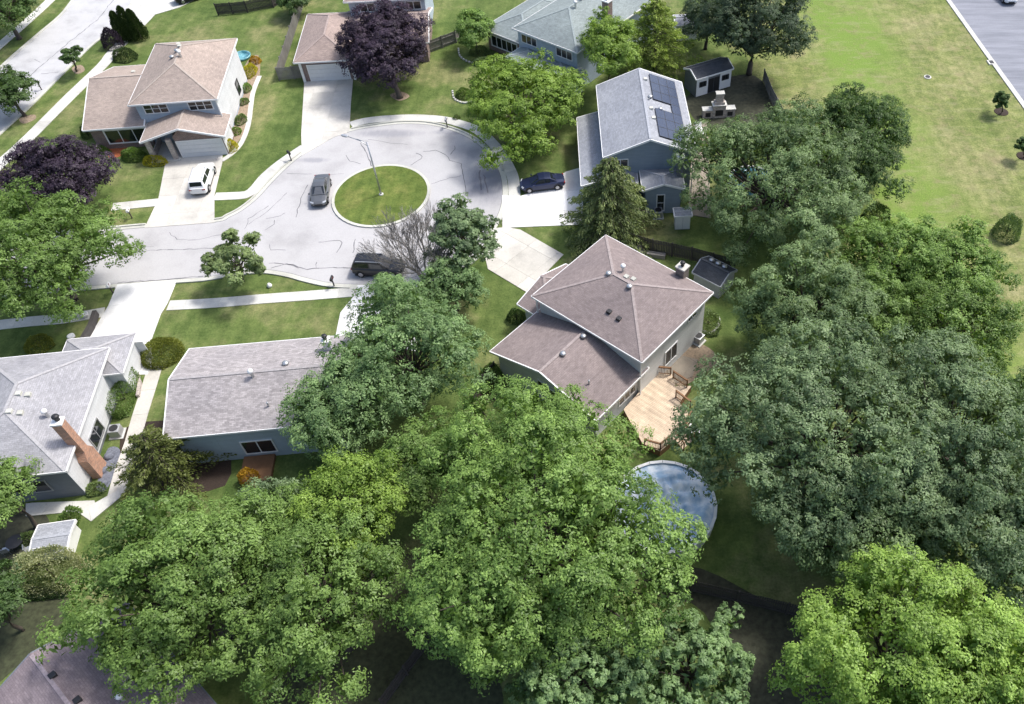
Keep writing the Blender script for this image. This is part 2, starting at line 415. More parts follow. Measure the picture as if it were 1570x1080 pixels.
# ------------------------------------------------------------------ ground
def gm():
    m, nt, bs, x = grassmat('park grass', (.135, .175, .060), (.180, .210, .085), (.24, .24, .13), .10, 4)
    g = geo(nt)
    # bright green strip along the middle of the field, straw-coloured margins
    sep = N(nt, 'ShaderNodeSeparateXYZ'); nt.links.new(g, sep.inputs[0])
    wob = noise(nt, g, .08, 3)
    def math_(op, a, b=None):
        n = N(nt, 'ShaderNodeMath', operation=op)
        for i, v in enumerate((a, b)):
            if v is None: continue
            if isinstance(v, (int, float)): n.inputs[i].default_value = v
            else: nt.links.new(v, n.inputs[i])
        return n.outputs[0]
    # centre line of the strip drifts with y (traced on the ground: x = 27 at y=110, 27 at y=65)
    d = math_('ABSOLUTE', math_('ADD', math_('SUBTRACT', sep.outputs[0], 29.0), math_('MULTIPLY', math_('SUBTRACT', wob, .5), 14.0)))
    f = math_('DIVIDE', d, 9.0)
    strip = ramp(nt, f, [(.2, (1, 1, 1)), (.9, (0, 0, 0))])
    y = mix(nt, mix(nt, 1.0, strip, ramp(nt, noise(nt, g, .22, 6, .7), [(.34, (.25,) * 3), (.52, (1,) * 3)]), 'MULTIPLY'), x, (.150, .225, .050))
    st = noise(nt, g, .5, 6, .7); vm = N(nt, 'ShaderNodeMapping'); vm.inputs['Rotation'].default_value = (0, 0, -.25); vm.inputs['Scale'].default_value = (.8, 2.6, 1); nt.links.new(g, vm.inputs[0])
    st2 = noise(nt, vm.outputs[0], .35, 5, .7)
    y = mix(nt, ramp(nt, st2, [(.52, (0, 0, 0)), (.68, (.5, .5, .5))]), y, (.26, .26, .14))
    y = mix(nt, ramp(nt, st, [(.52, (0, 0, 0)), (.68, (.6, .6, .6))]), y, (.22, .19, .11))
    fn = noise(nt, g, 6, 5, .75)
    y = mix(nt, 1, y, ramp(nt, fn, [(.3, (.7, .72, .68)), (.7, (1.22, 1.2, 1.18))]), 'MULTIPLY')
    nt.links.new(y, bs.inputs['Base Color']); return m
M['park'] = gm()
g = MB(); g.box(-500, 500, -300, 700, -1.0, 0); g.build('ground', M['grass'], kind='structure')
park_px = [(1190, -60), (1130, 60), (1165, 130), (1200, 190), (1300, 380), (1420, 700), (1500, 1000), (1650, 1400)]
pk = [at(*p) for p in park_px]; pk = [(p.x, p.y) for p in pk] + [(160, pk[-1].y), (160, 400), (pk[0].x, 400)]
sheet('park_grass', pk, -.05, .012, M['park'])

# road surface material with worn, stained patches and a darker, streaky right-hand patch
def roadmat():
    m, nt, bs = new_mat('pale worn street surface'); g = geo(nt); c = (.385, .38, .38)
    big = noise(nt, g, .18, 6, .6); fine = noise(nt, g, 7, 6, .75)
    x = ramp(nt, big, [(.32, mul(c, .80)), (.5, c), (.72, mul(c, 1.1))])
    x = mix(nt, .6, x, ramp(nt, fine, [(.3, (.8,) * 3), (.7, (1.12,) * 3)]), 'MULTIPLY')
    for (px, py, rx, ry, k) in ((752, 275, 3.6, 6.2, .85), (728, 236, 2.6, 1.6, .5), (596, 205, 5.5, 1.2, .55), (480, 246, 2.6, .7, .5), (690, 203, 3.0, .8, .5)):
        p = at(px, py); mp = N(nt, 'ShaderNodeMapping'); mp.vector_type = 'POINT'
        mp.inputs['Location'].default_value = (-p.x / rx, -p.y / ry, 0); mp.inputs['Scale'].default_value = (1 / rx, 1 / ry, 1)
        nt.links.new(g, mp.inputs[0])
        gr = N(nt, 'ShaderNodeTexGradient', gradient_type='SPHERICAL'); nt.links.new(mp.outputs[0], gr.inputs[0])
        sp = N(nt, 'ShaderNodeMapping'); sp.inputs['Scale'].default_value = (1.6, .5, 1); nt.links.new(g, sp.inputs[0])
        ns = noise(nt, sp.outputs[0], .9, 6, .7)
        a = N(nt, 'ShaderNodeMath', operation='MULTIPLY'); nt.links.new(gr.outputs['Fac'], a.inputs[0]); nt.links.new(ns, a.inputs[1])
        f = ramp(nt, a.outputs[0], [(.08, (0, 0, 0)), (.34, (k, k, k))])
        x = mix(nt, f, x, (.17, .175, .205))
    nt.links.new(x, bs.inputs['Base Color']); bs.inputs['Roughness'].default_value = .9; bump(nt, bs, fine, .2, .01); return m
M['street'] = roadmat()
upper = [(-200, 390), (-60, 374), (60, 363), (165, 354), (222, 349), (329, 341), (352, 333), (374, 321), (396, 303), (416, 281), (440, 257), (466, 236), (500, 215), (540, 201), (580, 194), (620, 190), (660, 192), (700, 203), (733, 221), (756, 245), (768, 270), (771, 300), (765, 327), (751, 352)]
lower = [(738, 385), (705, 410), (665, 426), (631, 433), (570, 437), (510, 435), (470, 427), (440, 419), (400, 414), (350, 420), (314, 426), (272, 429), (180, 436), (60, 446), (-60, 457), (-200, 472)]
up_w = [Vector(p[:2]) for p in smooth_line([at(*p) for p in upper], 4)]
lo_w = [Vector(p[:2]) for p in smooth_line([at(*p) for p in lower], 4)]
street = sheet('street', up_w + lo_w, -.05, .02, M['street'])
def ribbon(name, line, w0, w1, z0, z1, mat, parent=None, kind=None):
    a = offset_line(line, w0); b = offset_line(line, w1); m = MB()
    for i in range(len(line) - 1):
        q = ccw([(p.x, p.y) for p in (a[i], a[i + 1], b[i + 1], b[i])])
        m.solid([(x, y, z0) for x, y in q], [(x, y, z1) for x, y in q])
    return m.build(name, mat, parent, kind=kind)
whole = up_w + lo_w
ribbon('kerb', whole, -.02, .55, -.03, .032, M['kerb'], kind='structure')      # gutter pan
ribbon('gutter_joint', whole, -.07, -.015, 0, .027, M['tar'], street)
def kerb_piece(line): ribbon('kerb', line, .35, .55, .0, .13, M['kerb'], kind='structure')
def seg(line, a, b):     # part of a line between two photo pixels
    pa, pb = at(*a), at(*b); ia = min(range(len(line)), key=lambda i: (line[i] - pa.xy).length); ib = min(range(len(line)), key=lambda i: (line[i] - pb.xy).length)
    return line[min(ia, ib):max(ia, ib) + 1]
for a, b in (((-200, 390), (222, 349)), ((329, 341), (462, 238)), ((540, 201), (764, 262))): kerb_piece(seg(up_w, a, b))
for a, b in (((545, 436), (272, 429)), ((180, 436), (-200, 472)), ((738, 385), (665, 426))): kerb_piece(seg(lo_w, a, b))
# island
ic = at(585, 300); IR = 4.85
isl = [(ic.x + IR * math.cos(t * math.pi / 24), ic.y + IR * 1.03 * math.sin(t * math.pi / 24)) for t in range(48)]
sheet('traffic_island', isl, 0, .15, M['island'])
ring = [Vector(p) for p in isl] + [Vector(isl[0])]
ribbon('kerb', ring, -.28, .02, 0, .155, M['kerb'], kind='structure')
# through road upper left
la = smooth_line([at(*p) for p in [(-140, 250), (-80, 190), (0, 107), (55, 58), (94, 25), (114, 0), (135, -30), (160, -80)]], 4)
lb = smooth_line([at(*p) for p in [(-120, 330), (-60, 262), (0, 204), (50, 158), (133, 75), (167, 47), (205, 0), (228, -35), (262, -85)]], 4)
sheet('road', [p.xy for p in la] + [p.xy for p in lb][::-1], -.05, .018, concrete('pale road surface', (.46, .46, .47)))
ribbon('kerb', [p.xy for p in la], 0, .35, 0, .11, M['kerb'], kind='structure')
ribbon('kerb', [p.xy for p in lb][::-1], 0, .35, 0, .11, M['kerb'], kind='structure')
# cracks and joint lines (thin tar bands, each a part of the street)
road_o = [o for o in COL.objects if o.name == 'road'][0]
def crack(px, w=.06, parent=street, wob=.08):
    rnd = random.Random(int(px[0][0] * 7 + px[0][1])); L = []
    pts = [at(*p).xy for p in px]
    for a, b in zip(pts, pts[1:]):
        n = max(2, int((b - a).length / .5))
        for i in range(n): L.append(a.lerp(b, i / n) + Vector((rnd.uniform(-wob, wob), rnd.uniform(-wob, wob))))
    L.append(pts[-1]); z = .032 if parent is street else .03
    m = MB()
    for i in range(len(L) - 1):
        t = (L[i + 1] - L[i]).normalized(); nn = Vector((-t.y, t.x)) * w * rnd.uniform(.3, .75)
        q = ccw([tuple(L[i] - nn), tuple(L[i + 1] - nn), tuple(L[i + 1] + nn), tuple(L[i] + nn)])
        m.face([(x, y, z - .006) for x, y in q])
    m.build('crack', M['tar'], parent)
for c, w in (([(167, 390), (240, 384), (330, 381), (372, 372)], .07), ([(180, 434), (240, 430), (312, 424)], .08), ([(259, 357), (272, 368), (300, 369), (331, 361), (352, 360)], .05),
             ([(210, 379), (236, 378)], .05), ([(453, 333), (462, 305), (472, 284)], .07), ([(488, 372), (520, 369), (524, 373), (516, 388)], .08), ([(541, 389), (545, 367)], .07),
             ([(414, 376), (415, 384), (438, 384)], .06), ([(412, 404), (450, 407), (470, 413), (510, 411), (550, 412)], .09), ([(415, 412), (440, 405), (458, 412)], .06), ([(485, 402), (485, 411)], .05),
             ([(405, 354), (420, 345), (421, 338)], .06), ([(407, 336), (430, 332), (437, 327)], .05), ([(638, 235), (648, 241), (642, 246), (630, 254)], .08), ([(649, 233), (668, 231), (683, 238), (690, 246), (707, 252), (712, 275), (714, 300)], .07),
             ([(660, 283), (690, 273), (707, 270)], .06), ([(553, 219), (560, 232), (573, 262)], .09), ([(528, 208), (552, 216), (565, 217)], .08), ([(530, 238), (537, 247), (553, 252)], .05), ([(505, 268), (527, 267)], .05),
             ([(440, 267), (478, 267)], .05), ([(565, 214), (600, 220), (625, 222)], .05), ([(718, 295), (717, 310)], .06), ([(376, 352), (381, 336), (400, 324), (412, 316)], .05), ([(690, 237), (697, 230), (697, 224)], .06),
             ([(735, 262), (738, 292)], .16), ([(742, 268), (748, 296)], .12), ([(600, 390), (640, 384), (700, 372)], .06), ([(380, 345), (410, 325), (440, 296)], .04)):
    crack(c, w)
for c, w in (([(20, 140), (60, 104), (105, 66), (150, 30), (178, -5)], .08), ([(62, 114), (90, 111)], .06), ([(52, 92), (62, 96)], .05), ([(36, 124), (58, 124)], .05)):
    crack(c, w, road_o)
# asphalt road top right
rr = [at(*p) for p in [(1395, -80), (1453, 0), (1500, 66), (1570, 163), (1650, 275), (1760, 430)]]
rdir = (rr[-1] - rr[0]).xy.normalized(); rn = Vector((rdir.y, -rdir.x)); rn = rn if rn.x > 0 else -rn
def asphalt():
    m, nt, bs = new_mat('grey asphalt'); g = geo(nt)
    mp = N(nt, 'ShaderNodeMapping'); mp.inputs['Rotation'].default_value = (0, 0, -math.atan2(rdir.y, rdir.x)); mp.inputs['Scale'].default_value = (.25, 2.2, 1)
    nt.links.new(g, mp.inputs[0]); st = noise(nt, mp.outputs[0], .5, 5, .6); f = noise(nt, g, 8, 5, .8)
    x = ramp(nt, st, [(.3, (.135, .145, .17)), (.7, (.235, .245, .28))])
    x = mix(nt, .6, x, ramp(nt, f, [(.3, (.75,) * 3), (.7, (1.25,) * 3)]), 'MULTIPLY')
    nt.links.new(x, bs.inputs['Base Color']); bs.inputs['Roughness'].default_value = .85; return m
rl = [p.xy for p in rr]
sheet('asphalt_road', rl + [p + rn * 11 for p in rl][::-1], -.03, .024, asphalt())
ribbon('kerb', rl, -.30, .30, 0, .12, M['conc'], kind='structure')
ribbon('kerb', [p + rn * 11 for p in rl], -.2, .2, 0, .12, M['conc'], kind='structure')

# ------------------------------------------------------------------ sidewalks and driveways
def walk(px, w, name='sidewalk', mat='conc', step=1.5, sm=4):
    L = [p.xy for p in smooth_line([at(*p) for p in px], sm)]
    base = ribbon(name, L, -w / 2, w / 2, -.03, .022, M['joint'], kind='structure')
    strip_slabs(base, L, w, step, .0, .05, M[mat]); return base
walk([(172, 318), (210, 314), (250, 310)], 1.25)
walk([(329, 302), (355, 301), (378, 299), (392, 289), (404, 274), (424, 256), (446, 240), (467, 226)], 1.25)
walk([(538, 192), (560, 186), (600, 182), (640, 181), (680, 184), (705, 190), (728, 198), (748, 213), (765, 232), (779, 255), (787, 275), (789, 303)], 1.25)
walk([(258, 469), (330, 465), (400, 459), (470, 454), (545, 448)], 1.25)
walk([(-60, 506), (40, 494), (100, 489), (160, 479)], 1.25)
walk([(-50, 300), (0, 252), (42, 214), (110, 146), (158, 100), (172, 82), (198, 55)], 1.5)
walk([(-40, 105), (0, 70), (40, 35), (80, -2), (110, -35)], 1.3)
def drive(px, yaw, sx, sy, mat='conc', name='driveway'):
    pts = [at(*p) for p in px]
    b = sheet(name, pts, -.03, .024, M['joint'])
    slabs(b, pts, yaw, sx, sy, .0, .056, M[mat]); return b
drive([(255, 232), (342, 226), (341, 250), (329, 300), (329, 342), (222, 350), (243, 306), (254, 250)], 6, 2.75, 3.0, 'conc_warm')
drive([(467, 122), (542, 116), (538, 160), (536, 203), (512, 211), (463, 239), (462, 205)], 5, 2.6, 2.8, 'conc_warm')
drive([(796, 302), (815, 296), (868, 264), (895, 256), (893, 345), (770, 350), (770, 300)], 6, 3.2, 3.2, 'conc_w')
drive([(751, 351), (778, 349), (798, 353), (864, 391), (808, 449), (748, 413), (742, 385)], -38, 3.0, 3.2, 'conc_warm')
drive([(180, 437), (272, 430), (257, 466), (247, 482), (233, 520), (232, 575), (150, 575), (134, 527), (148, 500), (166, 470)], 8, 2.8, 3.2, 'conc_w')
drive([(545, 438), (640, 436), (640, 540), (515, 515), (522, 480), (545, 452)], 3, 2.8, 3.0, 'conc_w')
drive([(194, 20), (214, -30), (300, -50), (330, -15), (275, 12), (238, 23), (222, 40)], 12, 3, 3, 'conc')
walk([(238, 563), (228, 596), (214, 640), (203, 680), (190, 716), (178, 760)], 1.25, 'garden_path', 'conc_warm', 2.2, 3)
walk([(398, 117), (388, 142), (384, 170), (380, 195), (370, 220), (356, 236), (340, 247)], .55, 'garden_edging', 'conc', 1.6, 4)
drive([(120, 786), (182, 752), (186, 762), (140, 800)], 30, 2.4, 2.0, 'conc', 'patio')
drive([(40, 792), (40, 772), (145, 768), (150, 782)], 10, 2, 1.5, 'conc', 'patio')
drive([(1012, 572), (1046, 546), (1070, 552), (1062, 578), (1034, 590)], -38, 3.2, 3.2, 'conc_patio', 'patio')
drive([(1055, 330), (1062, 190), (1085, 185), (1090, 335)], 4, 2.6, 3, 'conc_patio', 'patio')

# ------------------------------------------------------------------ houses
def roof_block(h, F, x0, x1, y0, y1, ze, kind, pitch, wall, roofm, oh=.45, trim='white', wz0=0, gmat=None, walls=True, insets=None):
    """walls + roof over the eave rectangle x0..x1, y0..y1; kind: hip_x, hip_y, gable_x, gable_y (ridge direction),
    'hg_x-' = ridge along x, hipped at low x end only, gable at the other, etc."""
    th = .16; k = pitch; W = x1 - x0; D = y1 - y0
    ax = 'x' if '_x' in kind else 'y'
    half = (D if ax == 'x' else W) / 2; zr = ze + k * half
    if kind.startswith('hip'): e0 = e1 = half
    elif kind.startswith('gable'): e0 = e1 = 0
    else: e0, e1 = (half, 0) if kind.endswith('-') else (0, half)
    if ax == 'x':
        cy = (y0 + y1) / 2; r0 = (x0 + e0, cy, zr); r1 = (x1 - e1, cy, zr)
        c = [(x0, y0, ze), (x1, y0, ze), (x1, y1, ze), (x0, y1, ze)]
        slopes = [[c[0], c[1], r1, r0], [c[2], c[3], r0, r1]]
        if e0: slopes.append([c[3], c[0], r0])
        if e1: slopes.append([c[1], c[2], r1])
        ends = ([] if e0 else [(c[3], c[0], r0)]) + ([] if e1 else [(c[1], c[2], r1)])
        eaves = [(c[0], c[1]), (c[2], c[3])] + ([(c[3], c[0])] if e0 else []) + ([(c[1], c[2])] if e1 else [])
        hips = ([(c[0], r0), (c[3], r0)] if e0 else []) + ([(c[1], r1), (c[2], r1)] if e1 else [])
    else:
        cx = (x0 + x1) / 2; r0 = (cx, y0 + e0, zr); r1 = (cx, y1 - e1, zr)
        c = [(x0, y0, ze), (x1, y0, ze), (x1, y1, ze), (x0, y1, ze)]
        slopes = [[c[1], c[2], r1, r0], [c[3], c[0], r0, r1]]
        if e0: slopes.append([c[0], c[1], r0])
        if e1: slopes.append([c[2], c[3], r1])
        ends = ([] if e0 else [(c[0], c[1], r0)]) + ([] if e1 else [(c[2], c[3], r1)])
        eaves = [(c[1], c[2]), (c[3], c[0])] + ([(c[0], c[1])] if e0 else []) + ([(c[2], c[3])] if e1 else [])
        hips = ([(c[0], r0), (c[1], r0)] if e0 else []) + ([(c[2], r1), (c[3], r1)] if e1 else [])
    if walls:
        i = insets or (oh, oh, oh, oh); m = MB(F); a0, a1, b0, b1 = x0 + i[0], x1 - i[1], y0 + i[2], y1 - i[3]
        top = ze + k * min(oh, .4) - .12
        m.box(a0, a1, b0, b1, wz0, top)
        w = m.build('wall', M[wall], h)
        if ends:
            for p, q, r in ends:
                g = MB(F)
                if ax == 'x':
                    xo = (a0 + .001) if r[0] == x0 else (a1 - .121); zz = zr - k * 0 - .16 - .05
                    hh = zz - top; s = (half - (zz - (ze + 0)) / k) if k else 0
                    g.solid([(xo, b0, top), (xo + .12, b0, top), (xo + .12, b1, top), (xo, b1, top)],
                            [(xo, cy - .02, zr - .2), (xo + .12, cy - .02, zr - .2), (xo + .12, cy + .02, zr - .2), (xo, cy + .02, zr - .2)])
                else:
                    yo = (b0 + .001) if r[1] == y0 else (b1 - .121)
                    g.solid([(a0, yo, top), (a1, yo, top), (a1, yo + .12, top), (a0, yo + .12, top)],
                            [(cx - .02, yo, zr - .2), (cx + .02, yo, zr - .2), (cx + .02, yo + .12, zr - .2), (cx - .02, yo + .12, zr - .2)])
                g.build('gable_wall', M[gmat or wall], h)
    m = MB(F)
    for s in slopes:
        m.f.append([m.P(p) for p in s]); m.f.append([m.P((p[0], p[1], p[2] - th)) for p in s][::-1])
    for a, b in eaves: m.face([a, (a[0], a[1], a[2] - th), (b[0], b[1], b[2] - th), b][::-1])
    for p, q, r in ends:
        for a, b in ((p, r), (r, q)): m.face([a, (a[0], a[1], a[2] - th), (b[0], b[1], b[2] - th), b][::-1])
    rf = m.build('roof', M[roofm], h)
    m = MB(F)
    for a, b in eaves:
        m.bar((a[0], a[1], a[2] - .10), (b[0], b[1], b[2] - .10), .13, .17)
    for p, q, r in ends:
        for a, b in ((p, r), (r, q)): m.bar((a[0], a[1], a[2] - .10), (b[0], b[1], b[2] - .10), .10, .20)
    m.build('gutter', M[trim], rf)
    m = MB(F)
    for a, b in hips + ([(r0, r1)] if (Vector(r0) - Vector(r1)).length > .2 else []):
        a, b = Vector(a), Vector(b); m.bar(a + (b - a) * .01 + Vector((0, 0, .0)), b, .24, .035)
    m.build('ridge_cap', M['cap_' + roofm], rf)
    return rf, (lambda x, y: ze + k * min(*( (y - y0, y1 - y) if ax == 'x' else (x - x0, x1 - x) ),
                                           *([x - x0] if ax == 'x' and e0 else []), *([x1 - x] if ax == 'x' and e1 else []),
                                           *([y - y0] if ax == 'y' and e0 else []), *([y1 - y] if ax == 'y' and e1 else [])))
def sidept(side, pl, a, d, z):
    return {'f': (a, pl - d, z), 'b': (a, pl + d, z), 'r': (pl + d, a, z), 'l': (pl - d, a, z)}[side]
def wbox(m, side, pl, a0, a1, d0, d1, z0, z1):
    if side == 'f': m.box(a0, a1, pl - d1, pl - d0, z0, z1)
    elif side == 'b': m.box(a0, a1, pl + d0, pl + d1, z0, z1)
    elif side == 'r': m.box(pl + d0, pl + d1, a0, a1, z0, z1)
    else: m.box(pl - d1, pl - d0, a0, a1, z0, z1)
def window(h, F, side, pl, a, z, w, ht, n=2, rows=1, trim='white', name='window', tw=.09):
    m = MB(F); a0, a1 = a - w / 2, a + w / 2
    wbox(m, side, pl, a0 - tw, a0, .0, .07, z - tw, z + ht + tw); wbox(m, side, pl, a1, a1 + tw, .0, .07, z - tw, z + ht + tw)
    wbox(m, side, pl, a0, a1, .0, .07, z - tw, z); wbox(m, side, pl, a0, a1, .0, .07, z + ht, z + ht + tw)
    for i in range(1, n): x = a0 + w * i / n; wbox(m, side, pl, x - .04, x + .04, .0, .06, z, z + ht)
    for j in range(1, rows):
        zz = z + ht * j / rows
        for i in range(n): wbox(m, side, pl, a0 + w * i / n + .041, a0 + w * (i + 1) / n - .041, .0, .05, zz - .025, zz + .025)
    fr = m.build(name, M[trim], h)
    for i in range(n):
        p = MB(F); wbox(p, side, pl, a0 + w * i / n + .03, a0 + w * (i + 1) / n - .03, .004, .03, z, z + ht); p.build('pane', M['pane'], fr)
    return fr
def door(h, F, side, pl, a, w, ht, mat='white', name='door', z0=0.02):
    m = MB(F); a0, a1 = a - w / 2, a + w / 2
    wbox(m, side, pl, a0, a1, 0, .05, z0, z0 + ht)
    for z in (.2, .85, 1.5):
        wbox(m, side, pl, a0 + .12, a - .04, .05, .07, z0 + z, z0 + z + .5); wbox(m, side, pl, a + .04, a1 - .12, .05, .07, z0 + z, z0 + z + .5)
    d = m.build(name, M[mat], h)
    m = MB(F); wbox(m, side, pl, a1 - .12, a1 - .07, .05, .12, z0 + .95, z0 + 1.05); m.build('handle', M['metal'], d); return d
def garage_door(h, F, side, pl, a, w, ht=2.15, mat='garage_w'):
    m = MB(F); wbox(m, side, pl, a - w / 2 - .1, a - w / 2, 0, .06, 0, ht + .1); wbox(m, side, pl, a + w / 2, a + w / 2 + .1, 0, .06, 0, ht + .1); wbox(m, side, pl, a - w / 2, a + w / 2, 0, .06, ht, ht + .1)
    d = m.build('garage_door', M['white'], h)
    for r in range(4):
        p = MB(F); z = r * ht / 4; wbox(p, side, pl, a - w / 2, a + w / 2, .0, .03, z + .01, z + ht / 4 - .01)
        for i in range(4):
            s = w / 4; wbox(p, side, pl, a - w / 2 + i * s + .1, a - w / 2 + (i + 1) * s - .1, .03, .045, z + .1, z + ht / 4 - .1)
        p.build('panel', M[mat], d)
def vent(h, F, x, y, z, kind='cap'):
    m = MB(F)
    if kind == 'pipe':
        m.lathe([(.07, z - .2), (.07, z + .5)], x, y, 10); o = m.build('vent_pipe', M['metal'], h, True)
    elif kind == 'flue':
        m.lathe([(.12, z - .2), (.12, z + .55), (.22, z + .6), (.22, z + .75), (.06, z + .88)], x, y, 12); o = m.build('flue', M['white'], h, True)
    elif kind == 'turtle':
        m.lathe([(.10, z - .2), (.10, z + .12), (.26, z + .12), (.24, z + .24), (.08, z + .3)], x, y, 12); o = m.build('roof_vent', M['metal'], h, True)
    else:
        m.box(x - .2, x + .2, y - .2, y + .2, z - .2, z + .17); o = m.build('roof_vent', M['black'] if kind == 'dark' else M['kerb'] , h, bevel=.03)
    return o
def chimney(h, F, x, y, w, d, z0, z1, mat, cap=True):
    m = MB(F); m.box(x - w / 2, x + w / 2, y - d / 2, y + d / 2, z0, z1); c = m.build('chimney', M[mat], h)
    if cap:
        m = MB(F); m.box(x - w / 2 - .06, x + w / 2 + .06, y - d / 2 - .06, y + d / 2 + .06, z1 + .002, z1 + .14); m.build('cap', M['conc_warm'] if mat == 'brick_dk' else M['white'], c)
        m = MB(F); m.lathe([(.15, z1 + .14), (.15, z1 + .45), (.24, z1 + .48), (.2, z1 + .6), (.05, z1 + .64)], x, y, 12); m.build('flue', M['black'], c, True)
    return c
def downspout(h, F, x, y, z): m = MB(F); m.box(x - .05, x + .05, y - .05, y + .05, .05, z); m.build('downspout', M['white'], h)

# --- house A: tan roofs, upper left
FA = Fr(-50.15, 86.4, 7.8)
A = thing('house', 'two-storey house with tan hip roof and white side wall beside the white van', 'house', FA(0, 0))
_, zA = roof_block(A, FA, -4.65, 4.65, -6.55, 6.55, 5.3, 'hip_y', .42, 'sid_blue2', 'r_tan')
_, zA2 = roof_block(A, FA, -10.4, -3.9, -6.9, 6.3, 2.9, 'gable_x', .36, 'brick_red', 'r_tan', insets=(.45, .1, .45, .45), gmat='sid_blue2')
def rgt_white(h, F, x, y0, y1, z1, mat='sid_white'):
    m = MB(F); m.box(x - .01, x + .03, y0, y1, .3, z1); m.build('side_wall', M[mat], h)
rgt_white(A, FA, 4.2, -6.1, 6.1, 5.2)
# front garage wing with low gable, porch on its left
FAg = FA
roof_block(A, FA, -3.75, 5.1, -9.9, -5.6, 2.75, 'gable_y', .30, 'brick_red', 'r_tan', insets=(3.3, .5, .6, .2), gmat='brick_red')
garage_door(A, FA, 'f', -9.3, 2.05, 4.7, 2.1)
rgt_white(A, FA, 4.6, -9.3, -6.1, 2.7)
for x in (-3.2, -1.0):
    m = MB(FA); m.box(x - .22, x + .22, -9.7, -9.25, .06, 2.65); m.build('porch_pillar', M['stone'], A)
m = MB(FA); m.box(-3.6, -.5, -9.9, -6.2, 0, .16); m.build('porch_floor', M['conc'], A)
m = MB(FA); m.box(-3.3, -3.2, -9.2, -6.2, .16, 1.0); m.build('porch_wall', M['stone'], A)
window(A, FA, 'f', -6.1, -2.2, 3.9, 2.4, 1.0, 3, 2); window(A, FA, 'f', -6.1, 2.5, 3.9, 2.4, 1.0, 3, 2)
window(A, FA, 'f', -6.45, -6.3, .75, 4.4, 1.55, 3, 1, tw=.14)
window(A, FA, 'r', 4.23, 2.0, .9, 1.1, 1.4, 1, 2, 'black')
door(A, FA, 'f', -6.1, -1.3, 1.0, 2.1, 'brick_dk')
for x, y, k in ((-.25, 1.9, 'cap'), (-.35, .9, 'turtle'), (.35, -.4, 'flue'), (-.7, -.2, 'turtle'), (-.9, 3.4, 'cap')): vent(A, FA, x, y, zA(x, y), k)
vent(A, FA, -6.3, 1.6, zA2(-6.3, 1.6), 'cap')
downspout(A, FA, 4.35, -6.3, 5.1)

# --- house B: behind the purple tree
FB = Fr(-37.1, 98.3, 6.0)
B = thing('house', 'house with faded brown roof and white garage door behind the tall purple maple', 'house', FB(0, 0))
roof_block(B, FB, -3.6, 3.6, -5.8, 6.2, 2.9, 'hip_y', .42, 'brick_red', 'r_pink')
roof_block(B, FB, 1.5, 12.4, -2.6, 6.4, 2.9, 'hg_x-', .34, 'brick_red', 'r_pink')
roof_block(B, FB, 1.9, 12.3, 3.6, 13.0, 5.5, 'hip_x', .42, 'sid_blue2', 'r_pink')
garage_door(B, FB, 'f', -5.35, .1, 4.7, 2.15)
m = MB(FB); m.box(-3.2, -2.9, -5.5, -5.3, 0, 2.6); m.box(2.9, 3.2, -5.5, -5.3, 0, 2.6); m.build('corner_trim', M['white'], B)
window(B, FB, 'f', 4.05, 10.4, 3.95, 1.8, .95, 2, 1); window(B, FB, 'f', 4.05, 4.6, 3.95, 1.8, .95, 2, 1)
for x, y in ((9.2, 2.5), (6.5, 1.2)): vent(B, FB, x, y, 4.0, 'flue')

# --- house C: grey green roof, top centre
pc = at(785, 43, 5.4); qc = at(885, 81, 5.4)
yawC = math.degrees(math.atan2(qc.y - pc.y, qc.x - pc.x)); FC = Fr(pc.x, pc.y, yawC); WC = (qc - pc).length
C_ = thing('house', 'house with grey-green hip roof and small white windows at the top of the view', 'house', FC(0, 0))
roof_block(C_, FC, 0, WC, 0, 17, 5.4, 'hip_y', .40, 'sid_blue2', 'r_sage')
roof_block(C_, FC, -6.4, 1.0, 1.2, 13, 2.9, 'hip_y', .40, 'brick_red', 'r_sage')
roof_block(C_, FC, .6, 6.6, -2.3, 1.6, 2.9, 'hip_x', .26, 'sid_blue', 'r_sage', oh=.35)
roof_block(C_, FC, 6.3, WC + .3, -2.0, 1.0, 2.9, 'hip_x', .2, 'sid_blue', 'r_sage', oh=.3)
window(C_, FC, 'f', .45, 2.2, 3.8, 2.3, .95, 3, 1); window(C_, FC, 'f', .45, 7.6, 3.8, 2.3, .95, 3, 1)
window(C_, FC, 'f', 1.65, -3.2, .8, 4.2, 1.3, 5, 1, tw=.14)
window(C_, FC, 'r', WC - .45, 5, 3.6, 1.6, 1.1, 2)
chimney(C_, FC, WC - 1.2, 7.6, .9, .9, 0, 8.2, 'brick_red'); vent(C_, FC, WC / 2 + .5, 5.6, 7.25, 'flue'); vent(C_, FC, WC / 2 + .1, 7.4, 7.3, 'flue')

# --- house D: grey gable roof with solar panels
FD = Fr(1.93, 76.76, 4.3)
D = thing('house', 'blue-grey gabled house with dark solar panels on its right roof slope', 'house', FD(0, 0))
rfD, zD = roof_block(D, FD, -4.75, 4.75, -6.65, 6.65, 5.4, 'gable_y', .40, 'sid_blue', 'r_grey')
_, zD2 = roof_block(D, FD, -7.1, -1.3, -7.9, 4.3, 2.95, 'gable_y', .28, 'sid_blue', 'r_grey', insets=(.45, .45, .45, .45))
roof_block(D, FD, -1.0, 3.3, -9.6, -6.1, 3.3, 'hg_y+', .34, 'sid_blue', 'r_grey', oh=.35)
chimney(D, FD, 3.0, -7.4, .7, .7, 0, 5.6, 'sid_dark')
window(D, FD, 'f', -9.25, .9, .4, .7, 2.0, 1, 2); window(D, FD, 'r', 4.3, 0, 3.6, 1.6, 1.1, 2); window(D, FD, 'r', 4.3, 3.6, .6, 2.4, 2.0, 2)
window(D, FD, 'f', -6.2, -3.0, 3.6, 1.5, 1.1, 2)
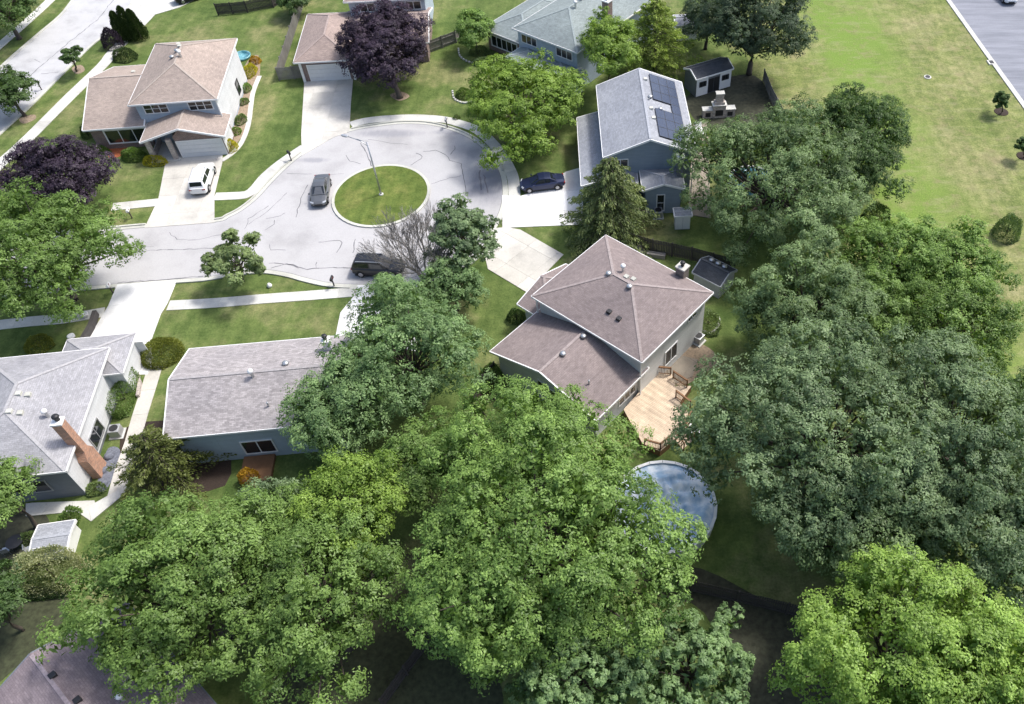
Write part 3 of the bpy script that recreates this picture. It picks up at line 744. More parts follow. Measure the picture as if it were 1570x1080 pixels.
def pv(i, j0):
    """one solar panel: i-th column down the slope, starting j0 metres along the ridge"""
    L_, Wd = 1.66, 1.0; sl_ = math.atan(.40); cs, sn = math.cos(sl_), math.sin(sl_)
    def sp(s, y, o): return (s * cs + o * sn, y, zD(0, 0) - s * sn + o * cs)
    s0 = 1.05 + i * (Wd + .02); m = MB(FD)
    q = [(s0, j0), (s0 + Wd, j0), (s0 + Wd, j0 + L_ - .03), (s0, j0 + L_ - .03)]
    m.solid([sp(s, y, .10) for s, y in q], [sp(s, y, .14) for s, y in q]); o = m.build('solar_panel', M['solar'], D)
    m = MB(FD)
    for a, b in zip(q, q[1:] + q[:1]): m.bar(sp(a[0], a[1], .12), sp(b[0], b[1], .12), .035, .055)
    m.build('panel_frame', M['black'], o)
for k in range(7):
    pv(2, -5.7 + k * 1.66)
    if k not in (3,): pv(1, -5.7 + k * 1.66); pv(0, -5.7 + k * 1.66) if k != 3 else None
for x, y, k in ((.7, 1.2, 'turtle'), (.55, .7, 'pipe'), (.6, -.9, 'cap'), (.7, -2.6, 'cap'), (.5, 4.6, 'cap'), (1.6, -.6, 'turtle')): vent(D, FD, x, y, zD(x, y), k)
downspout(D, FD, 4.45, -6.35, 5.2)

# --- house E: brown hip roof with deck, centre
FE = Fr(-.30, 50.42, -38.4)
Eh = thing('house', 'large house with brown hip roof and tan wooden deck in the middle of the view', 'house', FE(0, 0))
_, zE = roof_block(Eh, FE, -5.95, 5.95, -5.0, 5.0, 5.4, 'hip_x', .36, 'sid_grey', 'r_brown')
# lower wing measured from its own eave corners
pl = at(751, 539, 3.2); ql = at(829, 472, 3.2); tl = at(991, 568, 3.2)
FEl = Fr(pl.x, pl.y, -38.4)
a1 = FEl.inv(ql)[1]; a2 = FEl.inv(tl)[0]
_, zE2 = roof_block(Eh, FEl, 0, a2, 0, a1 + .45, 3.2, 'gable_y', .29, 'sid_grey', 'r_brown', insets=(.45, .45, .45, .05))
pg = FE.inv(at(794, 466, 2.8)); qg = FE.inv(at(850, 399, 2.8))
roof_block(Eh, FE, pg[0], -4.5, pg[1] - .1, qg[1] + .2, 2.9, 'hg_x+', .30, 'sid_grey', 'r_brown', insets=(.45, .05, .45, .45))
garage_door(Eh, FE, 'l', pg[0] + .45, (pg[1] + qg[1]) / 2, 4.8, 2.1)
window(Eh, FE, 'r', 5.5, -.3, 1.0, 1.6, 1.7, 2, 1, 'white'); window(Eh, FE, 'r', 5.5, 2.6, 3.9, 1.2, 1.0, 2, 1)
window(Eh, FEl, 'r', a2 - .45, 4.5, 1.15, 2.1, .8, 3, 1); window(Eh, FEl, 'l', .45, 1.9, .9, 1.0, 1.2, 1, 2, 'white')
window(Eh, FEl, 'f', .45, 5.6, 1.5, 1.2, 1.3, 2); window(Eh, FEl, 'f', .45, 7.4, .6, 2.2, 2.0, 2)
ch = FE.inv(at(1044, 412, 6.4))
c = chimney(Eh, FE, ch[0], 5.0, .85, .8, 0, 6.4, 'brick_dk')
for x, y, k in ((-.75, 1.0, 'flue'), (-1.35, -.2, 'turtle'), (1.0, -.35, 'turtle'), (.6, .7, 'cap'), (2.0, -3.0, 'dark'), (.9, -2.9, 'dark'), (.0, .5, 'cap')): vent(Eh, FE, x, y, zE(x, y), k)
for px, py in ((895, 527), (864, 554), (903, 588)):
    q = FEl.inv(at(px, py, 4.0)); vent(Eh, FEl, q[0], q[1], zE2(q[0], q[1]), 'turtle' if py < 580 else 'pipe')
downspout(Eh, FE, -5.7, -4.7, 5.2); downspout(Eh, FE, 5.65, -4.75, 5.2)

# --- house F: light grey roof, lower left
cF = at(100, 722, 4.0); dF = at(167, 533, 4.0); yF = math.degrees(math.atan2(dF.y - cF.y, dF.x - cF.x)) - 90
FF = Fr(cF.x, cF.y, yF); LF_ = (dF - cF).length
Fh = thing('house', 'grey-roofed house with tall orange brick chimney on its white side wall', 'house', FF(0, 0))
rg = FF.inv(at(20, 628, 6.0)); WF = max(9.5, -2 * rg[0])
_, zF = roof_block(Fh, FF, -WF, 0, 0, LF_, 4.0, 'hip_y' if LF_ > WF else 'hip_x', .40, 'sid_dark', 'r_grey2', insets=(.45, .45, .45, .45))
rgt_white(Fh, FF, -.45, .45, LF_ - .45, 4.0)
w1 = FF.inv(at(200, 534, 3.0)); w2 = FF.inv(at(183, 572, 3.0)); w3 = FF.inv(at(103, 522, 3.0))
roof_block(Fh, FF, w3[0], w1[0], w2[1], max(w1[1], w3[1]) + .1, 3.0, 'hip_x', .42, 'sid_white', 'r_grey2', oh=.4)
garage_door(Fh, FF, 'b', max(w1[1], w3[1]) - .3, (w1[0] + w3[0]) / 2 + .6, 4.8)
window(Fh, FF, 'f', .45, -3.6, 1.2, 2.4, 1.3, 2, 1, 'metal'); window(Fh, FF, 'r', -.41, 5.3, .7, 2.0, 1.3, 2, 1, 'metal')
m = MB(FF); yc = 2.6
for (h0, z0, h1, z1) in ((.72, 0, .72, 2.3), (.72, 2.3, .34, 3.0), (.34, 3.0, .34, 6.5)):
    m.solid([(-.40, yc - h0, z0), (.28, yc - h0, z0), (.28, yc + h0, z0), (-.40, yc + h0, z0)], [(-.40, yc - h1, z1), (.28, yc - h1, z1), (.28, yc + h1, z1), (-.40, yc + h1, z1)])
cf = m.build('chimney', M['brick_or'], Fh)
m = MB(FF); m.box(-.46, .36, yc - .40, yc + .40, 6.5, 6.64); m.build('cap', M['white'], cf)
m = MB(FF); m.lathe([(.18, 6.64), (.18, 6.95), (.27, 6.98), (.24, 7.12), (.06, 7.18)], -.01, yc + .1, 12); m.build('flue', M['black'], cf, True)
for px, py, k in ((26, 601, 'cap'), (38, 600, 'cap'), (12, 629, 'cap'), (26, 628, 'cap'), (62, 625, 'flue')):
    q = FF.inv(at(px, py, 6.0)); vent(Fh, FF, q[0], q[1], zF(q[0], q[1]), k)

# --- house G: long low roof in the left middle
g0 = at(290, 535, 4.2); g1 = at(519, 515, 4.2); g2 = at(257, 672, 4.2); yG = math.degrees(math.atan2(g1.y - g0.y, g1.x - g0.x))
FG = Fr(g0.x, g0.y, yG); DG = -FG.inv(g2)[1]; xG = FG.inv(g2)[0]
G = thing('house', 'low house with weathered grey gable roof between clipped bush and big conifer', 'house', FG(0, 0))
_, zG = roof_block(G, FG, 0, 13.2, -DG, 0, 4.2, 'gable_x', .34, 'sid_blue2', 'r_ranch')
window(G, FG, 'f', -DG + .45, 6.1, .7, 2.3, 1.5, 2, 1); window(G, FG, 'f', -DG + .45, 10.5, .9, 1.6, 1.2, 2, 1)
window(G, FG, 'l', .45, -4.5, .9, 1.3, 1.2, 2, 1)
for px, py, k in ((388, 578, 'flue'), (438, 558, 'turtle'), (407, 613, 'pipe')):
    q = FG.inv(at(px, py, 5.6)); vent(G, FG, q[0], q[1], zG(q[0], q[1]), k)
chimney(G, FG, 11.7, -2.0, .6, .6, 2, 5.9, 'sid_grey')
m = MB(FG); m.box(4.6, 7.0, -DG - 2.0, -DG + .4, 0, .35); m.build('deck_floor', M['rail'], G)

# --- house H: plum roof in the lower left corner
h0 = at(46, 1002, 5.2); h1 = at(105, 1080, 5.2); yH = math.degrees(math.atan2(h1.y - h0.y, h1.x - h0.x)); FH = Fr(h0.x, h0.y, yH)
Hh = thing('house', 'plum brown gable roof cut off by the lower left corner under the trees', 'house', FH(0, 0))
hw = max(abs(FH.inv(at(122, 958, 3.5))[1]), 3.2) + 2.2
_, zH = roof_block(Hh, FH, 0, 18, -hw, hw, 5.2 - .36 * hw, 'gable_x', .36, 'sid_grey', 'r_plum', trim='sid_dark')
for px, py, k in ((88, 1041, 'dark'), (188, 1072, 'flue'), (125, 1078, 'dark')):
    q = FH.inv(at(px, py, 4.6)); vent(Hh, FH, q[0], q[1], zH(q[0], q[1]), k)

# ------------------------------------------------------------------ deck behind house E (own thing)
dk_px = [(956, 628), (1006, 572), (1030, 574), (1036, 592), (1060, 592), (1042, 618), (1062, 640), (1046, 664), (1012, 692), (985, 680)]
DZ = .75
dkp = [at(x, y, DZ) for x, y in dk_px]; dpoly = ccw([(p.x, p.y) for p in dkp])
DK = thing('deck', 'tan wooden deck with brown railing and steps behind the brown-roofed house', 'deck', at(1005, 640))
sk = MB(); sk.solid([(x, y, .0) for x, y in dpoly], [(x, y, DZ - .05) for x, y in dpoly]); sk.build('deck_frame', M['rail'], DK)
F_ = Fr(dkp[0].x, dkp[0].y, -38.4); Ls = [F_.inv(p) for p in dpoly]
ymin, ymax = min(p[1] for p in Ls), max(p[1] for p in Ls); y = ymin
while y < ymax:
    q = clip(dpoly, [tuple(F_(-20, y + .006))[:2], tuple(F_(20, y + .006))[:2], tuple(F_(20, y + .139))[:2], tuple(F_(-20, y + .139))[:2]])
    if len(q) >= 3 and abs(area(q)) > .02:
        m = MB(F_); mm = MB(); dz = random.uniform(-.003, .003)
        mm.solid([(a, b, DZ - .045) for a, b in q], [(a, b, DZ + dz) for a, b in q]); mm.build('deck_board', M['deck'], DK)
    y += .145
def railing(parent, pts, h=.95):
    for p, q in zip(pts, pts[1:]):
        p, q = Vector(p), Vector(q); L = (q - p).length; n = max(1, round(L / 1.6)); m = MB()
        m.bar(p + Vector((0, 0, h)), q + Vector((0, 0, h)), .14, .045); m.bar(p + Vector((0, 0, .12)), q + Vector((0, 0, .12)), .05, .08); m.bar(p + Vector((0, 0, h - .12)), q + Vector((0, 0, h - .12)), .05, .08)
        k = int(L / .13)
        for i in range(1, k): a = p.lerp(q, i / k); m.bar(a + Vector((0, 0, .1)), a + Vector((0, 0, h - .1)), .035, .035, (1, 0, 0))
        m.build('railing', M['rail'], parent)
        for i in range(n + 1): a = p.lerp(q, i / n); m = MB(); m.bar(a, a + Vector((0, 0, h + .06)), .1, .1, (1, 0, 0)); m.build('post', M['rail'], parent)
P_ = lambda *a: [at(x, y, DZ) for x, y in a]
railing(DK, P_((1007, 573), (1028, 575))); railing(DK, P_((1032, 580), (1053, 594))); railing(DK, P_((1036, 610), (1058, 626)))
railing(DK, P_((1060, 640), (1047, 660))); railing(DK, P_((1030, 676), (1012, 691), (988, 684)))
for i in range(4):
    a = at(1046, 662, 0); b = at(1030, 676, 0); ax = (b - a).normalized(); out = Vector((-ax.y, ax.x, 0)) if Vector((-ax.y, ax.x, 0)).dot(Vector((.8, -.6, 0))) > 0 else Vector((ax.y, -ax.x, 0))
    m = MB(); z = DZ - .18 * (i + 1); s = a + out * (.05 + .29 * i); e = b + out * (.05 + .29 * i)
    m.bar(s + out * .15 + Vector((0, 0, z)), e + out * .15 + Vector((0, 0, z)), .28, .05); m.build('step', M['deck'], DK)
for q0 in (a, b):
    m = MB(); m.bar(q0 + Vector((0, 0, DZ + .9)), q0 + out * 1.3 + Vector((0, 0, .95)), .09, .05)
    for i in range(4): s = q0 + out * (.15 + .3 * i); m.bar(s + Vector((0, 0, .05)), s + Vector((0, 0, DZ + .8 - .2 * i)), .05, .05, (1, 0, 0))
    m.bar(q0 + out * 1.3, q0 + out * 1.3 + Vector((0, 0, 1)), .1, .1, (1, 0, 0)); m.build('stair_rail', M['rail'], DK)

# ------------------------------------------------------------------ vehicles (local frame: +x forward)
def car(px, py, yaw, L, kind, paintm, label, name='parked_car', cat='car', group=None):
    p = at(px, py); F = Fr(0, 0, 0); Wd = .90 if kind == 'sedan' else .95
    o = thing(name, label, cat, (0, 0, 0), group)
    H2 = L / 2
    if kind == 'sedan':
        belt = [(-H2, .62, .40, .78), (-H2 + .12, .78, .30, .92), (-H2 + .9, .88, .22, .98), (-.6, .90, .2, .96), (.7, .90, .2, .94), (H2 - 1.0, .88, .22, .86), (H2 - .25, .80, .28, .72), (H2, .60, .38, .60)]
        cab = [(-H2 + .75, .70, .97, .66, .975), (-H2 + 1.55, .74, .96, .58, 1.38), (-.25, .77, .96, .60, 1.45), (.35, .77, .95, .58, 1.42), (1.25, .72, .92, .68, .93)]
    else:
        belt = [(-H2, .72, .42, 1.00), (-H2 + .12, .86, .32, 1.06), (-H2 + .9, .93, .26, 1.08), (-.6, .95, .24, 1.06), (.8, .95, .24, 1.05), (H2 - .95, .93, .26, 1.00), (H2 - .2, .86, .32, .90), (H2, .68, .42, .74)]
        cab = [(-H2 + .12, .80, 1.05, .74, 1.10), (-H2 + .42, .82, 1.06, .68, 1.66), (-.6, .83, 1.06, .70, 1.74), (.35, .83, 1.05, .68, 1.70), (1.25, .80, 1.04, .74, 1.06)]
    m = MB(F); rings = []
    for x, w, zl, zb in belt:
        zm = (zl + zb) / 2
        half = [(w * .80, zl), (w * .97, zl + .10), (w, zm), (w * .97, zb - .10), (w * .86, zb - .01), (w * .45, zb + .03)]
        ring = [(x, -a, z) for a, z in half] + [(x, a, z) for a, z in half[::-1]]
        rings.append([m.P(q) for q in ring])
    for a, b in zip(rings, rings[1:]):
        n = len(a)
        for k in range(n): m.f.append([a[k], a[(k + 1) % n], b[(k + 1) % n], b[k]])
    m.f.append(rings[0][::-1]); m.f.append(rings[-1])
    cr = [[m.P(q) for q in ((x, -wb, zb - .03), (x, -wt, zt), (x, -wt * .5, zt + .03), (x, wt * .5, zt + .03), (x, wt, zt), (x, wb, zb - .03))] for x, wb, zb, wt, zt in cab]
    for a, b in zip(cr, cr[1:]):
        for k in range(5): m.f.append([a[k], a[k + 1], b[k + 1], b[k]])
    m.f.append(cr[0][::-1]); m.f.append(cr[-1])
    m.build('body', M[paintm], o, smooth=False, bevel=.03)
    def quad(name, pts, mat, th=.02, parent=o):
        v = [Vector(q) for q in pts]; n = (v[1] - v[0]).cross(v[3] - v[0]).normalized(); c0 = sum(v, Vector()) / 4
        if n.dot(c0 - Vector((0, 0, .7))) < 0: n = -n
        mm = MB(F); mm.solid([q - n * .005 for q in v], [q + n * th for q in v]); return mm.build(name, M[mat], parent)
    def cp(i, side, t):   # point on cabin side at station i, t = 0 belt .. 1 roof
        x, wb, zb, wt, zt = cab[i]; return Vector((x, side * (wb + (wt - wb) * t), zb + (zt - zb) * t))
    def lerp_st(i, f, side, t): return cp(i, side, t).lerp(cp(i + 1, side, t), f)
    quad('windscreen', [lerp_st(3, .08, -.9, .98), lerp_st(3, .08, .9, .98), lerp_st(3, .9, .9, .6), lerp_st(3, .9, -.9, .6)], 'pane', .035)
    quad('rear_window', [lerp_st(0, .25, -.85, .9), lerp_st(0, .25, .85, .9), lerp_st(0, .92, .85, .98), lerp_st(0, .92, -.85, .98)], 'pane', .035)
    for s in (-1, 1):
        quad('side_window', [lerp_st(1, .06, s, .15), lerp_st(1, .93, s, .12), lerp_st(1, .93, s, .86), lerp_st(1, .12, s, .86)], 'pane', .014)
        a, b = (lerp_st(2, .05, s, .12), lerp_st(3, .45, s, .12)) ; quad('side_window', [a, b, lerp_st(3, .12, s, .84), lerp_st(2, .05, s, .86)], 'pane', .03)
        if kind != 'sedan':
            mm = MB(F); mm.bar((-H2 + .6, s * .62, 1.78), (.5, s * .62, 1.76), .05, .05); mm.build('roof_rail', M['metal'], o)
        mm = MB(F); mm.box(.95, 1.12, min(s * (Wd - .04), s * (Wd + .16)), max(s * (Wd - .04), s * (Wd + .16)), .92, 1.06); mm.build('mirror', M[paintm], o, bevel=.03)
        quad('headlight', [(H2 - .10, s * .46, .60), (H2 - .22, s * .78, .64), (H2 - .36, s * .80, .76), (H2 - .2, s * .46, .72)], 'lamp_glass', .05)
        zt = .78 if kind == 'sedan' else .9
        mm = MB(F); mm.box(-H2 + .0, -H2 + .16, min(s * .5, s * .80), max(s * .5, s * .80), zt - .1, zt + .06); mm.build('taillight', M['red_lamp'], o)
        for x in (-H2 + .88, H2 - .88):
            wm = MB(F); y0 = s * (Wd - .20); y1 = s * (Wd + .01); r = .33 if kind == 'sedan' else .37
            pts = [(x, y0, r), (x, y1, r)]; rings = []
            for (yy, rr) in ((y0, r * .9), (y0 + s * .03, r), (y1 - s * .03, r), (y1, r * .9)):
                rings.append([wm.P((x + rr * math.cos(2 * math.pi * k / 20), yy, r + rr * math.sin(2 * math.pi * k / 20))) for k in range(20)])
            for a, b in zip(rings, rings[1:]):
                for k in range(20): wm.f.append([a[k], a[(k + 1) % 20], b[(k + 1) % 20], b[k]])
            wm.f.append(rings[0]); wm.f.append(rings[-1])
            ty = wm.build('wheel', M['tyre'], o)
            wm = MB(F); rg = [[wm.P((x + rr * math.cos(2 * math.pi * k / 12), yy, r + rr * math.sin(2 * math.pi * k / 12))) for k in range(12)] for yy, rr in ((y1 - s * .02, r * .66), (y1 + s * .012, r * .6))]
            for k in range(12): wm.f.append([rg[0][k], rg[0][(k + 1) % 12], rg[1][(k + 1) % 12], rg[1][k]])
            wm.f.append(rg[1]); wm.build('rim', M['rim'], ty)
            wm = MB(F)     # dark wheel arch lip
            for k in range(10):
                a0, a1 = math.pi * k / 10, math.pi * (k + 1) / 10; rr = r + .05
                wm.bar((x + rr * math.cos(a0), s * (Wd - .035), r + rr * math.sin(a0)), (x + rr * math.cos(a1), s * (Wd - .035), r + rr * math.sin(a1)), .05, .05, (0, 1, 0))
            wm.build('wheel_arch', M['black'], o)
    mm = MB(F); mm.box(H2 - .12, H2 + .01, -.42, .42, .40, .56); mm.build('grille', M['black'], o)
    mm = MB(F); mm.box(-H2 - .015, -H2 + .05, -.25, .25, .58, .70); mm.build('number_plate', M['white'], o)
    mm = MB(F); mm.box(-H2 + .3, H2 - .3, -Wd + .08, Wd - .08, .14, .3); mm.build('underbody', M['black'], o)
    o.location = (p.x, p.y, .055); o.rotation_euler.z = R(yaw)
    return o
def gyaw(a, b):
    p, q = at(*a), at(*b); return math.degrees(math.atan2(q.y - p.y, q.x - p.x))
GC = 'cars parked on the street and driveways'
car(314, 281, gyaw((309, 293), (320, 258)), 4.9, 'suv', 'car_white', 'white people carrier parked nose-in on the driveway below the tan-roofed house', 'parked_suv', 'car', GC)
car(494, 299, gyaw((498, 276), (491, 318)), 4.75, 'sedan', 'car_grey', 'dark grey saloon parked on the pale street left of the round island', 'parked_car', 'car', GC)
car(583, 417, gyaw((552, 417), (614, 419)), 4.9, 'suv', 'car_black', 'black estate car with roof rails at the kerb under the bare tree', 'parked_suv', 'car', GC)
car(832, 287, gyaw((864, 283), (800, 291)), 4.75, 'sedan', 'car_blue', 'dark blue saloon parked on the white driveway at the right of the turning circle', 'parked_car', 'car', GC)
car(296, -1, gyaw((268, 4), (310, -8)), 4.8, 'suv', 'car_black', 'dark car cut off by the top edge on the upper left driveway', 'parked_suv', 'car', GC)
car(1540, -3, gyaw((1520, -40), (1553, 6)), 4.8, 'suv', 'car_white', 'white car cut off by the top edge on the grey road at right', 'parked_suv', 'car', GC)

# ------------------------------------------------------------------ foliage
def leaf_object(name, pos, dirs, ln, wd, tint, mat, parent, seed, droop=.0, updir=.6, nrmdir=False):
    rng = np.random.default_rng(seed); n = len(pos)
    d = dirs / np.maximum(np.linalg.norm(dirs, axis=1, keepdims=True), 1e-6)
    if nrmdir:
        nv = d; d = np.cross(nv, rng.normal(0, 1, (n, 3))); d /= np.maximum(np.linalg.norm(d, axis=1, keepdims=True), 1e-6)
    up = np.tile([0, 0, 1.0], (n, 1)) * updir + rng.normal(0, .55, (n, 3))
    sd = np.cross(nv, d) if nrmdir else np.cross(d, up); sd /= np.maximum(np.linalg.norm(sd, axis=1, keepdims=True), 1e-6)
    L = (ln * rng.uniform(.65, 1.35, n))[:, None]; Wd_ = (wd * rng.uniform(.7, 1.3, n))[:, None]
    c = pos; nrm = np.cross(sd, d)
    v = np.stack([c - d * L * .5, c + sd * Wd_ * .5 + nrm * L * .06, c + d * L * .5 - np.array([0, 0, 1]) * droop * L, c - sd * Wd_ * .5 + nrm * L * .06], 1).reshape(-1, 3)
    off = np.array(wloc(parent)) if parent else np.zeros(3)
    me = bpy.data.meshes.new(name)
    me.vertices.add(4 * n); me.vertices.foreach_set('co', (v - off).astype(np.float32).ravel())
    me.loops.add(4 * n); me.loops.foreach_set('vertex_index', np.arange(4 * n, dtype=np.int32))
    me.polygons.add(n); me.polygons.foreach_set('loop_start', np.arange(0, 4 * n, 4, dtype=np.int32)); me.polygons.foreach_set('loop_total', np.full(n, 4, dtype=np.int32))
    me.update(calc_edges=True)
    at_ = me.attributes.new('tint', 'FLOAT', 'FACE'); at_.data.foreach_set('value', np.clip(tint, 0, 1).astype(np.float32))
    me.materials.append(LF[mat]); o = bpy.data.objects.new(name, me); COL.objects.link(o)
    if parent: o.parent = parent
    return o
def fib(n, rng, zmin=-.4):
    i = np.arange(n) + .5; z = 1 - (1 - zmin) * i / n; ph = i * 2.399963 + rng.uniform(0, 6.28)
    r = np.sqrt(np.maximum(0, 1 - z * z)); return np.stack([r * np.cos(ph), r * np.sin(ph), z], 1)
def crown_points(c, Rv, rng, nb, sprigs, per, k_b=.225, zmin=-.35, sl=.92, flat=.62, jit=.10, hole=None, upw=.55):
    """boughs on an uneven envelope; every bough carries sprigs; every sprig a run of leaves"""
    B = fib(nb, rng, zmin); B += rng.normal(0, .16, B.shape); B /= np.linalg.norm(B, axis=1, keepdims=True)
    ph = rng.uniform(0, 6.28, 4); th_ = np.arctan2(B[:, 1], B[:, 0])
    lob = 1 + .11 * np.sin(3 * th_ + ph[0]) + .10 * np.sin(5 * th_ + ph[1] + 2 * B[:, 2]) + .06 * np.sin(4 * B[:, 2] + ph[2])
    rad = (rng.uniform(.52, .96, nb) * lob)[:, None]; Bc = c + B * Rv * rad
    Rm = float(np.mean(Rv)); rb = Rm * k_b * rng.uniform(.62, 1.25, nb)
    bi = rng.integers(0, nb, sprigs)
    D = rng.normal(0, 1, (sprigs, 3)) + B[bi] * .9 + np.array([0, 0, upw * 1.2]); D /= np.linalg.norm(D, axis=1, keepdims=True)
    S = Bc[bi] + D * rb[bi][:, None] * np.array([1, 1, flat]) * rng.uniform(.72, 1.05, sprigs)[:, None]
    keep = np.ones(sprigs, bool)
    for j in range(nb):
        q = (S - Bc[j]) / (rb[j] * np.array([1, 1, flat])); keep &= ~((np.sum(q * q, 1) < .5) & (bi != j))
    if hole is not None:
        for hx, hy, hr in hole: keep &= (((S[:, 0] - hx) ** 2 + (S[:, 1] - hy) ** 2) > hr * hr)
    S, D, bi = S[keep], D[keep], bi[keep]; n = len(S)
    sc = sl * rng.uniform(.6, 1.35, (n, 1, 1)) * .52
    o = rng.normal(0, .62, (n, per, 3)) + D[:, None, :] * .75 + np.array([0, 0, upw]); o /= np.linalg.norm(o, axis=2, keepdims=True)
    dp = rng.uniform(.55, 1.1, (n, per, 1)) * np.array([1, 1, .8])
    P = S[:, None, :] + o * dp * sc + D[:, None, :] * sc * .3
    Nv = o * .9 + D[:, None, :] * .35 + np.array([0, 0, .45]) + rng.normal(0, .38, (n, per, 3))
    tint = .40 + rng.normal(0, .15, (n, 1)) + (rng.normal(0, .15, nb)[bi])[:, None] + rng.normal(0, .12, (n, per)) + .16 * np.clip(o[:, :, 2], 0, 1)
    return P.reshape(-1, 3), Nv.reshape(-1, 3), tint.ravel(), Bc, rb
def trunk_mesh(base, c, Rv, Bc, rng, parent, r0=.3, bark='bark', every=1):
    m = MB(); top = Vector((c[0], c[1], c[2] - Rv[2] * .15)); b = Vector(base)
    fork = b.lerp(top, .55) + Vector((rng.uniform(-.2, .2), rng.uniform(-.2, .2), 0))
    m.tube([b + Vector((0, 0, -.1)), b + Vector((0, 0, .35)), b.lerp(fork, .5) + Vector((rng.uniform(-.1, .1), rng.uniform(-.1, .1), 0)), fork, top], [r0 * 1.45, r0 * 1.05, r0 * .9, r0 * .75, r0 * .3], 9)
    for i, q in enumerate(Bc[::every]):
        s = b.lerp(top, .45 + .45 * rng.random()); q = Vector(q); md = s.lerp(q, .5) + Vector((0, 0, -.04 * (q - s).length + rng.uniform(0, .5)))
        m.tube([s, md, q], [r0 * .38, r0 * .22, r0 * .08], 6, cap=False)
    return m.build('trunk', M[bark], parent, smooth=True)
TREE_LOG = []; LEAF_K = 790; CORE_K = 125
def tree(bb, top, mat, label, name='leafy_tree', seed=1, base=None, ratio=.8, dens=1.0, leaf=.18, nb=None, k_b=.225, sl=.92, flat=.62, zmin=-.35, group=None, trans=None, hole=None, r0=None, fill=1.0, ry=None, upw=.55, core=True, cat='tree'):
    """bb: the crown's outline in the photograph; top: height of the crown top in metres"""
    rng = np.random.default_rng(seed); cx, cy = (bb[0] + bb[2]) / 2, (bb[1] + bb[3]) / 2
    zc = top * .6
    for _ in range(4):
        p = at(cx, cy, zc); s = pxm(p); Rx = (bb[2] - bb[0]) / 2 / s; Rz = min(Rx * ratio, top * .47); zc = top - Rz
    p = at(cx, cy, zc); phi = math.atan2(CAM_H - zc, math.hypot(p.x, p.y)); hh = (bb[3] - bb[1]) / 2 / s
    q = hh * hh - (Rz * math.cos(phi)) ** 2; Ry = math.sqrt(q) / math.sin(phi) if q > 0 else Rx * .6
    Ry = ry or min(max(Ry, Rx * .6), Rx * 1.6)
    c = np.array([p.x, p.y, zc]); Rv = np.array([Rx, Ry, Rz]); Rm = float(np.mean(Rv))
    b = Vector((p.x, p.y, 0)) if base is None else at(*base)
    TREE_LOG.append((label[:30], [round(float(v), 1) for v in (*c, *Rv)]))
    o = thing(name, label, cat, b, group)
    nb = nb or int(22 + Rm * 7.0)
    per = 30 if top > 8 else 22; sl = sl * (1.12 if top > 8 else 1.0); sprigs = int(dens * LEAF_K * Rm * Rm * fill / per + 90)
    P, D, tint, Bc, rb = crown_points(c, Rv * .91, rng, nb, sprigs, per, k_b, zmin, sl, flat, hole=hole, upw=upw)
    if core:     # sparse inner leaves that close the crown
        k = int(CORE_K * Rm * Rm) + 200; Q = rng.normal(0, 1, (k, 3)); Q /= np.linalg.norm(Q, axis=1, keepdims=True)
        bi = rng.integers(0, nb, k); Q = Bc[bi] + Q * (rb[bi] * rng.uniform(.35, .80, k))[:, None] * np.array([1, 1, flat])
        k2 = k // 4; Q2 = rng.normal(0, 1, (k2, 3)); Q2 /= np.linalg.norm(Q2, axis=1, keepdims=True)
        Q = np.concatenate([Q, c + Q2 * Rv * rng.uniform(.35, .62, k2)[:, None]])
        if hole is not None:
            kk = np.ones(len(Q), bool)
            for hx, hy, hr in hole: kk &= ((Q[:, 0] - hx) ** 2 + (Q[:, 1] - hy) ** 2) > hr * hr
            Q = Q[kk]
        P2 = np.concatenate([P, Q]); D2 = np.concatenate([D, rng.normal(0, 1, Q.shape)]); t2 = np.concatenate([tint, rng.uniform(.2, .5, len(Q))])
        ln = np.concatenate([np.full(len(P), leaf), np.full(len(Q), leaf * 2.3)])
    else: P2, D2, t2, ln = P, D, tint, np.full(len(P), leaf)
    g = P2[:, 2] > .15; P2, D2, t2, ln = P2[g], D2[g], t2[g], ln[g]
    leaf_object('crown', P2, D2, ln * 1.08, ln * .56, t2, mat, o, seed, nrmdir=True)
    trunk_mesh(b, c, Rv, Bc, rng, o, r0 or .06 + Rm * .045)
    return o
